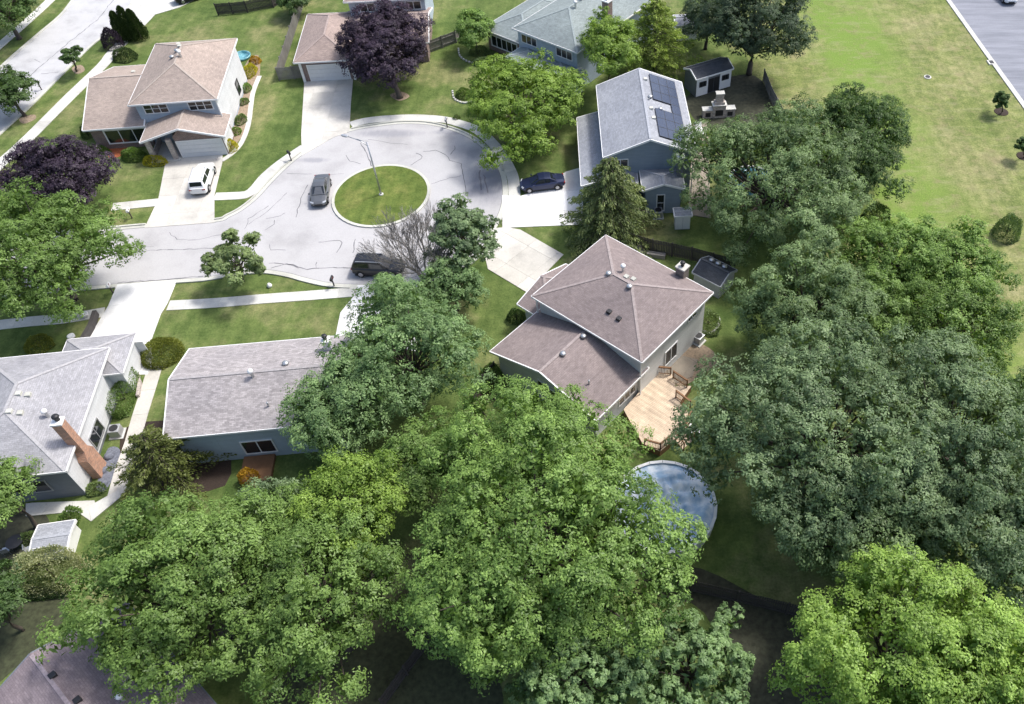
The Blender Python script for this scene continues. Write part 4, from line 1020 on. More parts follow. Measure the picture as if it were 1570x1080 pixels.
def bush(px, py, w, d, h, mat, label, name='bush', seed=1, leaf=.13, dens=1.0, group=None, yaw=0, top_flat=False, cat='shrub', lump=.1):
    """rounded or clipped shrub standing at a ground pixel; w, d, h in metres"""
    rng = np.random.default_rng(seed); b = at(px, py); o = thing(name, label, cat, b, group)
    n = int(dens * 260 * (w * d + (w + d) * h)); n = max(n, 300)
    Q = rng.normal(0, 1, (n, 3)); Q[:, 2] = np.abs(Q[:, 2]); Q /= np.linalg.norm(Q, axis=1, keepdims=True)
    if top_flat: mx = np.max(np.abs(Q), axis=1, keepdims=True); Q = Q / mx * .96
    lp = 1 + lump * np.sin(Q[:, 0] * 5 + seed) * np.cos(Q[:, 1] * 6 + seed * 2) + rng.normal(0, .04, n)
    L = Q * lp[:, None] * np.array([w / 2, d / 2, h])
    c, s = math.cos(R(yaw)), math.sin(R(yaw)); L = np.stack([c * L[:, 0] - s * L[:, 1], s * L[:, 0] + c * L[:, 1], L[:, 2]], 1)
    L[:, 2] = np.maximum(L[:, 2], .05)
    D = L / np.maximum(np.linalg.norm(L, axis=1, keepdims=True), .01) + np.array([0, 0, .4]) + rng.normal(0, .5, (n, 3))
    tint = .4 + rng.normal(0, .16, n) + .2 * np.sin(L[:, 0] * 2.3 + seed) * np.cos(L[:, 1] * 2.7)
    leaf_object('foliage', L + np.array(b), D, np.full(n, leaf), np.full(n, leaf * .65), tint, mat, o, seed)
    m = MB(); m.lathe([(.06, 0), (.05, h * .5)], b.x, b.y, 6)
    for k in range(5):
        a = k * 1.256; m.tube([(b.x, b.y, h * .2), (b.x + w * .3 * math.cos(a), b.y + d * .3 * math.sin(a), h * .7)], [.035, .01], 5)
    m.build('stem', M['bark'], o); return o
def conifer(px, py, H, Rr, mat, label, seed=1, name='conifer', nbr=150, per=120, droop=.35, leaf=.26, r0=.22, spiky=False, z0=.6, group=None, power=.8):
    rng = np.random.default_rng(seed); b = at(px, py); o = thing(name, label, 'tree', b, group)
    t = (np.arange(nbr) + .5) / nbr; z = z0 + (H - z0) * t; Lr = Rr * (1 - t) ** power * rng.uniform(.62, 1.15, nbr) + .25; a = np.arange(nbr) * 2.39996 + rng.normal(0, .3, nbr)
    P = []; D = []; T = []; m = MB(); bv = np.array(b)
    m.tube([b + Vector((0, 0, -.1)), b + Vector((0, 0, H * .5)), b + Vector((0, 0, H * .97))], [r0, r0 * .6, .03], 8)
    for i in range(nbr):
        dr = np.array([math.cos(a[i]), math.sin(a[i]), 0]); s0 = bv + np.array([0, 0, z[i]]); n = int(per * (.25 + Lr[i] / Rr))
        u = rng.uniform(.12, 1, n) ** .8; rise = .25 * (1 - t[i]) if spiky else .1
        pos = s0 + dr * (u * Lr[i])[:, None]; pos[:, 2] += rise * u * Lr[i] - droop * (u ** 2) * Lr[i] * rng.uniform(.7, 1.2)
        sw = np.cross(dr, [0, 0, 1]); wid = (.36 if spiky else .30) * Lr[i] * (1.05 - u) + .10
        side = rng.uniform(-1, 1, n); pos += sw * (side * wid)[:, None]; pos[:, 2] += rng.normal(0, .07, n) - (0 if spiky else .22) * np.abs(side) * wid - rng.uniform(0, .25, n) * (0 if spiky else 1)
        P.append(pos); D.append(dr * .9 + sw * side[:, None] * .9 + np.array([0, 0, -.5 if not spiky else .05]) + rng.normal(0, .22, (n, 3)))
        T.append(.25 + .5 * u + rng.normal(0, .12, n) + rng.normal(0, .1))
        e = s0 + dr * Lr[i] * .85; e[2] += (rise - droop * .8) * Lr[i] * .85
        m.tube([Vector(s0), Vector((s0 + e) / 2) + Vector((0, 0, .05)), Vector(e)], [.05, .035, .012], 4, cap=False)
    P, D, T = np.concatenate(P), np.concatenate(D), np.concatenate(T); g = P[:, 2] > .1
    leaf_object('crown', P[g], D[g], np.full(g.sum(), leaf), leaf * .40, T[g], mat, o, seed, droop=.1)
    m.build('trunk', M['bark'], o, smooth=True); return o

# big trees of the foreground, right side and middle
hp = at(1150, 270, 8.0)
tree((590, 664, 1080, 1050), 15.0, 'maple', 'huge bright green maple in the bottom centre, the largest crown left of the pool', seed=11, ratio=.75, dens=1.25, leaf=.19)
tree((630, 600, 995, 800), 11, 'maple', 'bright green maple whose crown covers the lower corner of the brown-roofed house', seed=12, ratio=.8, dens=1.1)
tree((112, 745, 462, 1062), 13.0, 'maple_b', 'wide mid green tree filling the lower left above the plum roof', seed=13, dens=1.2, leaf=.19)
tree((370, 775, 612, 1075), 11, 'maple_b', 'mid green tree with its crown hanging over the dark gap, left of the biggest maple', seed=14, dens=1.0)
tree((455, 680, 625, 880), 9.5, 'lime', 'lime green tree of lumpy crown between the grey ranch roof and the biggest maple', seed=15, dens=1.15)
tree((425, 540, 620, 715), 9.5, 'bluegrn', 'blue-green tree leaning over the right end of the weathered grey roof', seed=16, dens=1.1, leaf=.185)
tree((505, 440, 745, 660), 11, 'bluegrn', 'tall blue-green tree in front of the brown-roofed house, below the black estate car', seed=17, dens=1.2, leaf=.185)
tree((1060, 470, 1470, 870), 14.5, 'greygrn', 'giant grey-green tree right of the wooden deck and the round pool', seed=18, dens=1.15, leaf=.19, ratio=.7)
tree((1110, 378, 1372, 560), 11, 'sage', 'pale sage green tree just below the small grey shed', seed=19, dens=1.1)
tree((1330, 500, 1620, 860), 13, 'greygrn', 'grey-green tree with wide crown reaching the right edge of the view', seed=20, dens=1.1, leaf=.19)
tree((1200, 700, 1480, 930), 10.5, 'sage', 'sage green tree directly above the yellow-green tree of the lower right', seed=21, dens=1.05)
tree((1440, 740, 1680, 960), 11, 'greygrn', 'grey-green tree cut by the right edge beside the yellow-green crown', seed=22, dens=.9)
tree((1195, 850, 1560, 1160), 12.5, 'lime2', 'vivid yellow-green tree in the lower right corner', seed=23, dens=1.15, leaf=.185, sl=1.0, upw=.8)
tree((1395, 935, 1660, 1190), 12, 'lime2', 'yellow-green tree cut by the right edge at the bottom corner', seed=24, dens=1.0, leaf=.185, sl=1.0, upw=.8)
tree((768, 925, 1010, 1150), 8.5, 'bluegrn', 'dense blue-green crown at the bottom edge, left one of the pair', seed=25, dens=1.3, leaf=.2, sl=.5)
tree((955, 925, 1160, 1130), 8.0, 'bluegrn', 'dense blue-green crown at the bottom edge, right one of the pair', seed=26, dens=1.3, leaf=.2, sl=.5)
tree((1035, 158, 1340, 395), 11.5, 'sage', 'broad olive-sage tree hiding a small round pool beside the solar-panel house', seed=27, dens=1.35, leaf=.185, hole=[(hp.x, hp.y, 1.9)])
tree((1215, 118, 1392, 325), 9.5, 'dark', 'dark green round tree at the edge of the park, right of the stone fireplace', seed=28, dens=1.15)
tree((1272, 322, 1470, 470), 7, 'maple', 'fresh green tree below the dark round tree on the park edge', seed=29, dens=1.0)
tree((1375, 338, 1545, 475), 6.5, 'maple', 'fresh green tree on the park edge left of the lone round shrub', seed=30, dens=1.0)
tree((1372, 422, 1570, 590), 8, 'maple_b', 'mid green bushy tree on the park edge above the giant grey-green tree', seed=31, dens=1.2)
tree((1460, 560, 1660, 720), 8, 'dark', 'dark green tree cut by the right edge below the park', seed=32, dens=.9)
tree((1062, -30, 1252, 116), 11.5, 'deep', 'very dark green tree behind the black garden shed', seed=33, dens=1.2, leaf=.185)
tree((1040, -10, 1130, 70), 7, 'deep', 'dark green tree beside the white garden structure at the top', seed=34, dens=1.0)
tree((708, 80, 900, 245), 7.8, 'lime', 'round lime green tree in the front lawn right of the turning circle', seed=35, dens=1.1, leaf=.2, base=(802, 230))
tree((888, 8, 980, 132), 9.5, 'lime', 'narrow lime green tree between grey-green roof and solar-panel house', seed=36, dens=1.1, leaf=.19)
tree((-60, 290, 195, 495), 10.5, 'maple_b', 'large mid green tree at the left edge below the purple maple', seed=37, dens=1.15, leaf=.185)
PM = 'purple maples'
tree((520, 2, 657, 138), 9, 'purple', 'tall round dark purple maple with bare trunk on the lawn behind the turning circle', 'purple_maple', seed=38, base=(613, 150), dens=1.25, leaf=.20)
tree((-5, 212, 180, 330), 7.5, 'purple', 'dark purple maple with wide crown at the left edge beside the white sidewalk', 'purple_maple', seed=39, dens=1.3, leaf=.19)
tree((-60, -40, 66, 58), 8, 'dark', 'dark green tree in the top left corner beyond the street', seed=40, base=(30, 60), dens=1.0)
tree((-25, 108, 47, 175), 5.0, 'dark', 'small dark green tree at the left edge between street and white sidewalk', seed=41, base=(38, 178), dens=1.2, leaf=.2)
tree((94, 70, 124, 102), 3.4, 'dark', 'tiny round street tree on the verge of the left street', 'street_tree', seed=42, base=(118, 110), dens=2.2, leaf=.16, nb=14, sl=.35)
tree((313, 354, 414, 444), 5.8, 'pale', 'small pale green tree on the grass verge above the weathered grey roof', 'street_tree', seed=43, base=(372, 432), dens=1.3, leaf=.2, nb=18, sl=.5)
tree((655, 298, 760, 432), 8.5, 'greygrn', 'upright loose green tree right beside the bare tree', seed=44, dens=1.0, leaf=.2, nb=34, sl=.55, ratio=1.15)
tree((640, 402, 748, 478), 5.5, 'bluegrn', 'low green tree under the upright loose one, beside the bare tree', seed=45, dens=1.2, leaf=.19)
tree((560, 425, 660, 500), 7, 'bluegrn', 'pale green tree just below the black estate car', seed=46, dens=1.2, leaf=.19)
tree((700, 12, 752, 78), 5.0, 'maple', 'small green tree at the left corner of the grey-green roofed house', seed=47, dens=1.5, leaf=.2)
tree((-40, 700, 40, 810), 6.5, 'maple_b', 'small green tree at the left edge below the grey-roofed house', seed=48, dens=1.3)
tree((-50, 880, 28, 985), 5, 'dark', 'small dark tree at the left edge above the plum roof', seed=49, dens=1.2)
tree((425, -20, 470, 22), 3.6, 'dark', 'small dark green tree inside the corner of the long grey fence', seed=50, dens=1.8, leaf=.18)
tree((370, 745, 480, 800), 6, 'greygrn', 'dull green tree behind the orange shrub under the weathered grey roof', seed=51, dens=1.0)
tree((690, 850, 870, 1060), 9, 'maple_b', 'shaded lower crown under the left side of the biggest maple', seed=52, dens=.9)
tree((585, 650, 700, 780), 8, 'maple_b', 'green tree squeezed between the blue-green tree and the biggest maple', seed=53, dens=1.0)
tree((380, 745, 520, 900), 8, 'maple_b', 'mid green crown behind the lumpy lime green tree', seed=54, dens=1.0)
tree((1275, 420, 1410, 540), 8, 'maple_b', 'mid green tree wedged between the sage tree and the bushy park trees', seed=55, dens=1.0)
conifer(937, 362, 9.5, 5.6, 'spruce', 'drooping olive conifer in front of the solar-panel house', 3, nbr=170, per=170, power=.62)
conifer(1003, 112, 9.5, 5.6, 'pine', 'bright yellow-green conifer above the solar-panel house', 4, nbr=130, per=190, droop=.12, power=.6, spiky=True)
conifer(268, 735, 6.0, 4.6, 'pine_dk', 'dark spiky conifer with long yellow-green branches under the weathered grey roof', 5, nbr=64, per=170, droop=.28, spiky=True, leaf=.24, power=.6)
conifer(60, -2, 4.5, 1.6, 'cedar', 'small dark conifer beside the top left tree', 6, nbr=60, per=50) if 0 else None
for i, (px, py, h) in enumerate(((192, 62, 3.8), (205, 60, 4.3), (217, 60, 3.9))):
    rng = np.random.default_rng(60 + i); b = at(px, py)
    o = thing('arborvitae', ('left', 'middle', 'right')[i] + ' one of three narrow dark green cedars beside the upper left driveway', 'tree', b, 'row of three narrow cedars')
    n = 6500; u = rng.uniform(0, 1, n); a = rng.uniform(0, 6.283, n); rr = .95 * np.sqrt(np.clip(1 - u, 0, 1)) * (1 + .16 * np.sin(a * 5 + i + u * 9) + .10 * np.sin(a * 9 - u * 14)) * rng.uniform(.68, 1.12, n) + .05
    P = np.stack([rr * np.cos(a), rr * np.sin(a), .15 + u * h], 1) + np.array(b)
    leaf_object('foliage', P, np.stack([np.cos(a) * .4, np.sin(a) * .4, np.ones(n)], 1), np.full(n, .22), np.full(n, .08), rng.normal(.4, .2, n), 'cedar', o, i)
    m = MB(); m.lathe([(.12, 0), (.04, h * .9)], b.x, b.y, 8); m.build('trunk', M['bark'], o)
# bare tree
def bare(px, py, H, spread, label):
    rng = random.Random(5); b = at(px, py); o = thing('bare_tree', label, 'tree', b); m = MB(); tw = MB()
    def grow(p, d, L, r, lev):
        if lev > 6 or L < .12: return
        e = p + d * L; mid = p.lerp(e, .5) + Vector((rng.uniform(-1, 1), rng.uniform(-1, 1), rng.uniform(-.3, .3))) * L * .06
        (m if lev < 3 else tw).tube([p, mid, e], [r, r * .85, r * .7], 6 if lev < 3 else 3, cap=False)
        for k in range(3 if lev < 5 else 2):
            nd = (d + Vector((rng.uniform(-1, 1), rng.uniform(-1, 1), rng.uniform(-.15, .75))) * .52).normalized()
            grow(e if k < 2 else mid, nd, L * rng.uniform(.66, .86), max(r * .64, .016), lev + 1)
    for k in range(7):
        a = k * .9 + rng.uniform(-.2, .2); d = Vector((math.cos(a) * spread, math.sin(a) * spread, 1)).normalized()
        grow(b + Vector((math.cos(a) * .15, math.sin(a) * .15, 0)), d, H * .25, .10, 0)
    m.build('trunk', M['bark_grey'], o, True); tw.build('twigs', M['bark_grey'], o)
bare(655, 426, 8.4, .75, 'leafless grey tree of fanned thin branches beside the black estate car')

# shrubs and garden plants
def bb_bush(px, py, w, d, h, mat, label, **k): return bush(px, py, w, d, h, mat, label, **k)
bush(249, 545, 3.6, 3.4, 1.35, 'hedge', 'large clipped olive-green dome bush at the corner of the weathered grey roof', seed=2, leaf=.12, dens=1.5, lump=.05)
bush(62, 532, 2.2, 2.2, 1.1, 'hedge', 'rounded yellow-green bush above the roof of the grey house at left', seed=3)
bush(192, 612, 1.7, 4.2, 1.5, 'maple_b', 'long clipped green hedge along the white side wall at left', seed=4, top_flat=True, yaw=yF, dens=1.5, leaf=.11, name='hedge', cat='hedge')
bush(239, 251, 2.6, 1.3, 1.0, 'yellow', 'bright yellow low shrub left of the white people carrier', seed=5, leaf=.12)
bush(355, 229, 1.5, 1.7, 1.2, 'yellow', 'small yellow shrub right of the tan house garage', seed=6, leaf=.12)
bush(338, 229, 1.9, 1.9, 1.3, 'dark', 'round dark green shrub right of the tan house garage door', seed=7)
bush(208, 243, 2.8, 1.7, 1.2, 'maple_b', 'green shrub in front of the tan house porch, left of the yellow one', seed=8, dens=1.2)
bush(152, 236, 2.6, 1.3, 1.0, 'maple_b', 'low green hedge bush under the brick wall beside the purple maple', seed=9)
bush(136, 208, 1.3, 1.6, 1.3, 'dark', 'dark shrub at the left brick corner of the tan-roofed house', seed=10)
bush(176, 72, 2.4, 2.2, 2.4, 'purple', 'round purple shrub beside the three narrow cedars', seed=11, leaf=.14)
bush(193, 90, 3.0, 2.4, 1.3, 'cedar', 'dark green mounded shrub below the three narrow cedars', seed=12)
for i, (x, y, w, d, h, mt, lb) in enumerate((
    (384, 112, 1.6, 2.8, .9, 'yellow', 'yellow-orange flowering shrub behind the right corner of the tan-roofed house'),
    (392, 96, 1.4, 1.2, .8, 'orange', 'orange-tipped shrub at the top of the planting strip'),
    (378, 138, 1.3, 1.8, .7, 'maple', 'green plant near the top of the strip along the white wall'),
    (374, 158, 1.2, 1.4, .5, 'herb', 'pale leafy plant halfway along the strip by the white wall'),
    (370, 186, 1.3, 2.0, .7, 'herb', 'pale green plant in the lower strip by the white wall'),
    (362, 204, 1.2, 1.4, .6, 'lime', 'lime plant near the yellow shrub along the white wall'),
    (1086, 497, 2.2, 3.2, .9, 'herb', 'ring of pale leafy plants at the right corner of the brown-roofed house'),
    (792, 490, 1.6, 1.4, 1.2, 'dark', 'dark shrub at the front corner of the brown-roofed garage'),
    (753, 583, 2.0, 3.0, 1.2, 'maple_b', 'green shrub beside the lower left wall of the brown-roofed house'),
    (1541, 362, 2.6, 2.6, 2.4, 'sage', 'lone round grey-green shrub on the park grass'),
    (735, 82, 2.6, 1.8, .9, 'herb', 'pale flowering plant bed left of the lime tree'),
    (745, 98, 3.2, 1.8, .8, 'sage', 'silver-green plants in the curved bed left of the lime tree'),
    (722, 60, 2.8, 2.6, 1.4, 'maple', 'green shrub by the fence end near the grey-green roof'),
    (712, 148, 1.9, 1.7, 1.0, 'maple_b', 'small green shrub in a stone ring beside the lime tree'),
    (84, 884, 5.0, 3.4, 2.6, 'cream', 'cream flowering hydrangea at left beside the white garden box'),
    (385, 738, 1.6, 1.4, 1.4, 'orange', 'orange shrub beside the red-brown deck under the grey roof'),
    (148, 752, 1.5, 1.2, .7, 'herb', 'small green plant at the corner of the dark stones bed'),
    (110, 800, 1.2, 2.2, 1.2, 'maple_b', 'green shrub beside the white garden box'),
    (50, 830, 1.8, 1.2, .9, 'herb', 'small bright shrub on the dark patio at left'),
    (20, 880, 3.0, 1.5, 1.3, 'dark', 'dark hedge clump at the left edge above the lawn'),
    (60, 905, 5.0, 1.6, 1.0, 'dark', 'dark low hedge below the cream hydrangea'),
    (1030, 505, 1.2, 1.0, .7, 'dark', 'small dark shrub against the right wall of the brown-roofed house') if 0 else (1340, 342, 3.0, 2.4, 2.2, 'dark', 'dark undergrowth between the trees on the park edge'),
    (700, 182, .8, .7, .5, 'herb', 'tiny plant beside the curved sidewalk'),
    )):
    bush(x, y, w, d, h, mt, lb, seed=100 + i, leaf=.13, dens=1.0)
for i, (x, y, h) in enumerate(((1535, 172, 2.9), (1570, 240, 2.9))):
    b = at(x, y); lb = ('young sapling in a dark mulch ring on the park grass near the grey road', 'sapling in a dark mulch ring cut by the right edge of the view')[i]
    o = tree((x - 10, y - 34, x + 10, y - 2), h, 'dark', lb, 'sapling', seed=70 + i, base=(x, y + 3), dens=6, leaf=.15, nb=22, sl=.28, ratio=1.3, group='saplings in the park')
    m = MB(); m.lathe([(.85, 0.005), (.8, .06), (.3, .1)], b.x, b.y, 18); r = m.build('mulch_ring', M['mulch'], None); r.parent = o; r.location = -Vector(o.location)

# ------------------------------------------------------------------ garden beds, soil and painted shade patches
def blob(name, px, z, mat, kind='structure', sm=4):
    p = smooth_line([at(*q) for q in px], sm, True); return sheet(name, p, -.02, z, M[mat], kind=kind)
blob('mulch_bed', [(396, 85), (398, 118), (386, 150), (381, 190), (362, 222), (344, 236), (336, 215), (352, 200), (366, 150), (376, 100)], .02, 'soil')
blob('mulch_bed', [(166, 224), (194, 221), (192, 236), (168, 243)], .02, 'redmulch')
blob('mulch_bed', [(110, 105), (124, 100), (130, 108), (118, 114)], .02, 'soil')
blob('mulch_bed', [(30, 182), (52, 176), (54, 183), (36, 190)], .02, 'soil')
blob('mulch_bed', [(598, 146), (615, 141), (628, 148), (612, 155)], .018, 'soil')
blob('painted_shade_patch', [(1052, 150), (1120, 118), (1168, 124), (1196, 205), (1140, 225), (1085, 205)], .014, 'painted_shade_soil')  # this and the next two: brownish ground, tree shade painted in
blob('painted_shade_patch', [(985, 872), (1075, 872), (1200, 935), (1300, 960), (1260, 1090), (1170, 1110), (1080, 940), (1010, 915)], .014, 'painted_shade_soil')
blob('painted_shade_patch', [(-20, 790), (60, 782), (78, 820), (60, 870), (30, 900), (-20, 900)], .014, 'painted_shade_soil')
blob('painted_shade_patch', [(440, 1000), (520, 880), (640, 850), (720, 930), (760, 1010), (740, 1130), (420, 1150)], .014, 'painted_shade_turf')  # this and the next: lawn with tree shade put into its colour
blob('painted_shade_patch', [(-40, 905), (60, 900), (110, 930), (50, 1000), (-40, 1060)], .014, 'painted_shade_turf')
blob('gravel_bed', [(166, 688), (184, 690), (178, 722), (162, 752), (148, 748), (156, 720)], .03, 'rock')
blob('dirt_patch', [(1012, 566), (1048, 532), (1080, 530), (1100, 552), (1072, 578), (1040, 592)], .014, 'soil')
blob('dirt_patch', [(722, 600), (745, 560), (760, 570), (770, 600), (744, 620)], .02, 'mulch')
blob('mulch_bed', [(195, 655), (330, 655), (345, 745), (205, 745)], .02, 'mulch')
blob('mulch_bed', [(1390, 108), (1410, 110), (1430, 120), (1405, 122)], .02, 'soil') if 0 else None
for x, y, w_, lb in ((168, 700, .4, 'upper one of the dark landscaping stones beside the brick chimney'), (158, 722, .34, 'middle one of the dark landscaping stones beside the brick chimney'), (160, 742, .28, 'lowest of the dark landscaping stones beside the brick chimney')):
    b = at(x, y); rr = w_; m = MB(); m.lathe([(rr, 0), (rr * 1.05, rr * .3), (rr * .6, rr * .75), (rr * .1, rr * .85)], b.x, b.y, 9)
    o = m.build('boulder', M['rock'], None, True); tag(o, lb, 'stone', 'stones beside the brick chimney')
def stone_ring(px, closed, label):
    L = smooth_line([at(*p) for p in px], 4, closed); o = thing('stone_edging', label, 'edging', L[0]); acc = 0
    if closed: L.append(L[0])
    for a, b in zip(L, L[1:]):
        n = max(1, int((b - a).length / .32))
        for i in range(n):
            p = a.lerp(b, (i + .5) / n); d = (b - a).normalized(); m = MB(); m.bar(p - d * .13 + Vector((0, 0, .09)), p + d * .13 + Vector((0, 0, .09)), .2, .18); m.build('stone', M['conc'], o)
stone_ring([(703, 75), (706, 88), (722, 97), (745, 99)], False, 'curved pale stone edging of the bed left of the lime tree')
stone_ring([(694, 140), (697, 153), (712, 159), (724, 156)], False, 'pale stone arc around the small shrub beside the curved sidewalk')
stone_ring([(1076, 508), (1090, 512), (1102, 500), (1100, 486), (1086, 478)], False, 'pale stone edging around the leafy plants at the brown house corner')

# ------------------------------------------------------------------ fences
def fence(pts, h, mat, label, name='fence', bay=2.4):
    P = [at(*p) for p in pts]; o = thing(name, label, 'fence', P[0])
    for p, q in zip(P, P[1:]):
        L = (q - p).length; n = max(1, round(L / bay)); d = (q - p).normalized(); sd = Vector((-d.y, d.x, 0))
        for i in range(n):
            a, b = p.lerp(q, i / n), p.lerp(q, (i + 1) / n); m = MB()
            m.bar(a, a + Vector((0, 0, h + .12)), .12, .12, (d.x, d.y, 0)); m.build('post', M[mat], o)
            m = MB(); k = int((b - a).length / .155)
            for j in range(k):
                c = a.lerp(b, (j + .5) / k) + sd * .045; hh = h + random.uniform(-.03, .03)
                m.bar(c + Vector((0, 0, .04)), c + Vector((0, 0, hh)), .022, .14, (d.x, d.y, 0))
            for z in (.4, h - .35): m.bar(a + Vector((0, 0, z)), b + Vector((0, 0, z)), .05, .09)
            m.build('fence_panel', M[mat], o)
    m = MB(); m.bar(P[-1], P[-1] + Vector((0, 0, h + .12)), .12, .12, (1, 0, 0)); m.build('post', M[mat], o)
    return o
fence([(476, -20), (466, 5), (449, 60), (429, 124), (475, 119)], 1.7, 'fence', 'long weathered grey wooden fence left of the faded brown roof')
fence([(658, 82), (700, 66), (712, 52)], 1.6, 'fence', 'short weathered fence between purple maple and the grey-green roof')
fence([(335, 24), (380, 20), (420, 12), (436, 2)], 1.6, 'fence_dk', 'dark wooden fence at the top edge left of the long grey fence')
fence([(945, 372), (1000, 388), (1060, 400), (1125, 418)], 1.7, 'fence_dk', 'dark wooden fence behind the brown hip roof')
fence([(1170, 125), (1180, 152), (1200, 190)], 1.6, 'fence', 'brown fence between garden and park beside the dark shed')
fence([(990, 892), (1060, 908), (1130, 924), (1205, 942), (1300, 965)], 1.7, 'fence_dk', 'dark fence below the round pool')
fence([(590, 1085), (625, 1035), (662, 985), (690, 950)], 1.5, 'fence_dk', 'shaded dark fence between the lawns at the bottom edge')
fence([(0, 1008), (60, 968), (105, 935)], 1.3, 'fence_dk', 'low dark fence above the plum roof') if 0 else None
fence([(725, 620), (742, 592), (760, 572)], 1.4, 'fence_dk', 'short dark fence at the lower left wall of the brown-roofed house')

# ------------------------------------------------------------------ lamp post, mailboxes, signs
lp = at(585, 300); ltop = 6.7
LPo = thing('street_lamp', 'tall pale street lamp with long arm in the middle of the grass island', 'street lamp', (lp.x, lp.y, .15))
m = MB(); m.lathe([(.24, .15), (.24, .22), (.14, .26)], lp.x, lp.y, 12); m.build('base', M['conc'], LPo)
e = at(532, 209, ltop + .1)
m = MB(); m.tube([(lp.x, lp.y, .2), (lp.x, lp.y, 3), (lp.x, lp.y, ltop)], [.10, .085, .07], 10); m.build('pole', M['metal'], LPo, True)
v = Vector((e.x - lp.x, e.y - lp.y, 0)); v = v.normalized() * min(v.length, 2.6)
m = MB(); m.tube([(lp.x, lp.y, ltop - .5), (lp.x + v.x * .35, lp.y + v.y * .35, ltop - .05), (lp.x + v.x, lp.y + v.y, ltop + .1)], [.045, .04, .035], 8); m.tube([(lp.x, lp.y, ltop - .05), (lp.x + v.x * .5, lp.y + v.y * .5, ltop + .05)], .03, 6); m.build('arm', M['metal'], LPo, True)
m = MB(); q = Vector((lp.x, lp.y, ltop + .08)) + v; d = v.normalized(); m.bar(q - d * .1, q + d * .65, .28, .14); lh = m.build('lamp_head', M['metal'], LPo, bevel=.03)
m = MB(); m.bar(q + d * .1 - Vector((0, 0, .09)), q + d * .55 - Vector((0, 0, .09)), .22, .05); m.build('lens', M['lamp_glass'], lh)
def mailbox(x, y, mat, label, yaw=0):
    b = at(x, y); o = thing('mailbox', label, 'mailbox', b, 'roadside mailboxes'); F = Fr(b.x, b.y, yaw); m = MB(F)
    m.box(-.05, .05, -.05, .05, 0, 1.0); m.box(-.05, .05, -.3, .3, .93, 1.0); m.build('post', M['black'] if mat == 'black' else M['bark'], o)
    m = MB(F); n = 8; pr = [(-.12, 1.0), (.12, 1.0)] + [(.12 * math.cos(math.pi * k / n), 1.16 + .12 * math.sin(math.pi * k / n)) for k in range(n + 1)]
    a = [m.P((x_, -.3, z_)) for x_, z_ in pr]; c_ = [m.P((x_, .28, z_)) for x_, z_ in pr]; k = len(pr)
    m.f.append(a); m.f.append(c_[::-1])
    for i in range(k): m.f.append([a[i], c_[i], c_[(i + 1) % k], a[(i + 1) % k]])
    bx = m.build('box', M[mat], o); m = MB(F); m.box(.125, .145, -.1, -.05, 1.1, 1.35); m.build('flag', M['red_lamp'], bx)
mailbox(447, 247, 'black', 'black mailbox at the bend of the sidewalk left of the turning circle', 40)
mailbox(513, 440, 'black', 'black mailbox on the verge left of the black estate car', 0)
mailbox(64, 138, 'black', 'dark mailbox beside the left street', 60)
mailbox(203, 335, 'white', 'white mailbox on the grass verge below the purple maple', 10)
mailbox(174, 450, 'white', 'white mailbox beside the wide white driveway at left', 10)
mailbox(686, 196, 'metal', 'pale mailbox at the back of the turning circle', 0)
b = at(414, 440); m = MB(); m.lathe([(.2, 0), (.25, .2), (.12, .42), (.02, .46)], b.x, b.y, 10); tag(m.build('boulder', M['white'], None, True), 'small white stone on the verge beside the pale green street tree', 'stone')
# storm drain in the park
b = at(1422, 119); dr = thing('drain_inlet', 'round pale drain cover in the park grass', 'drain', b)
m = MB(); m.lathe([(.45, 0), (.45, .10), (.3, .12)], b.x, b.y, 18); m.build('collar', M['conc'], dr); m = MB(); m.lathe([(.32, .12), (.30, .15)], b.x, b.y, 14); m.build('lid', M['black'], dr)
b = at(1519, 97); dr = thing('drain_inlet', 'small drain inlet on the kerb of the grey road', 'drain', b)
m = MB(Fr(b.x, b.y, math.degrees(math.atan2(rdir.y, rdir.x)))); m.box(-.5, .5, -.4, .4, 0, .15); m.build('collar', M['conc'], dr); m = MB(Fr(b.x, b.y, math.degrees(math.atan2(rdir.y, rdir.x)))); m.box(-.35, .35, -.2, .3, .15, .17); m.build('grate', M['black'], dr)

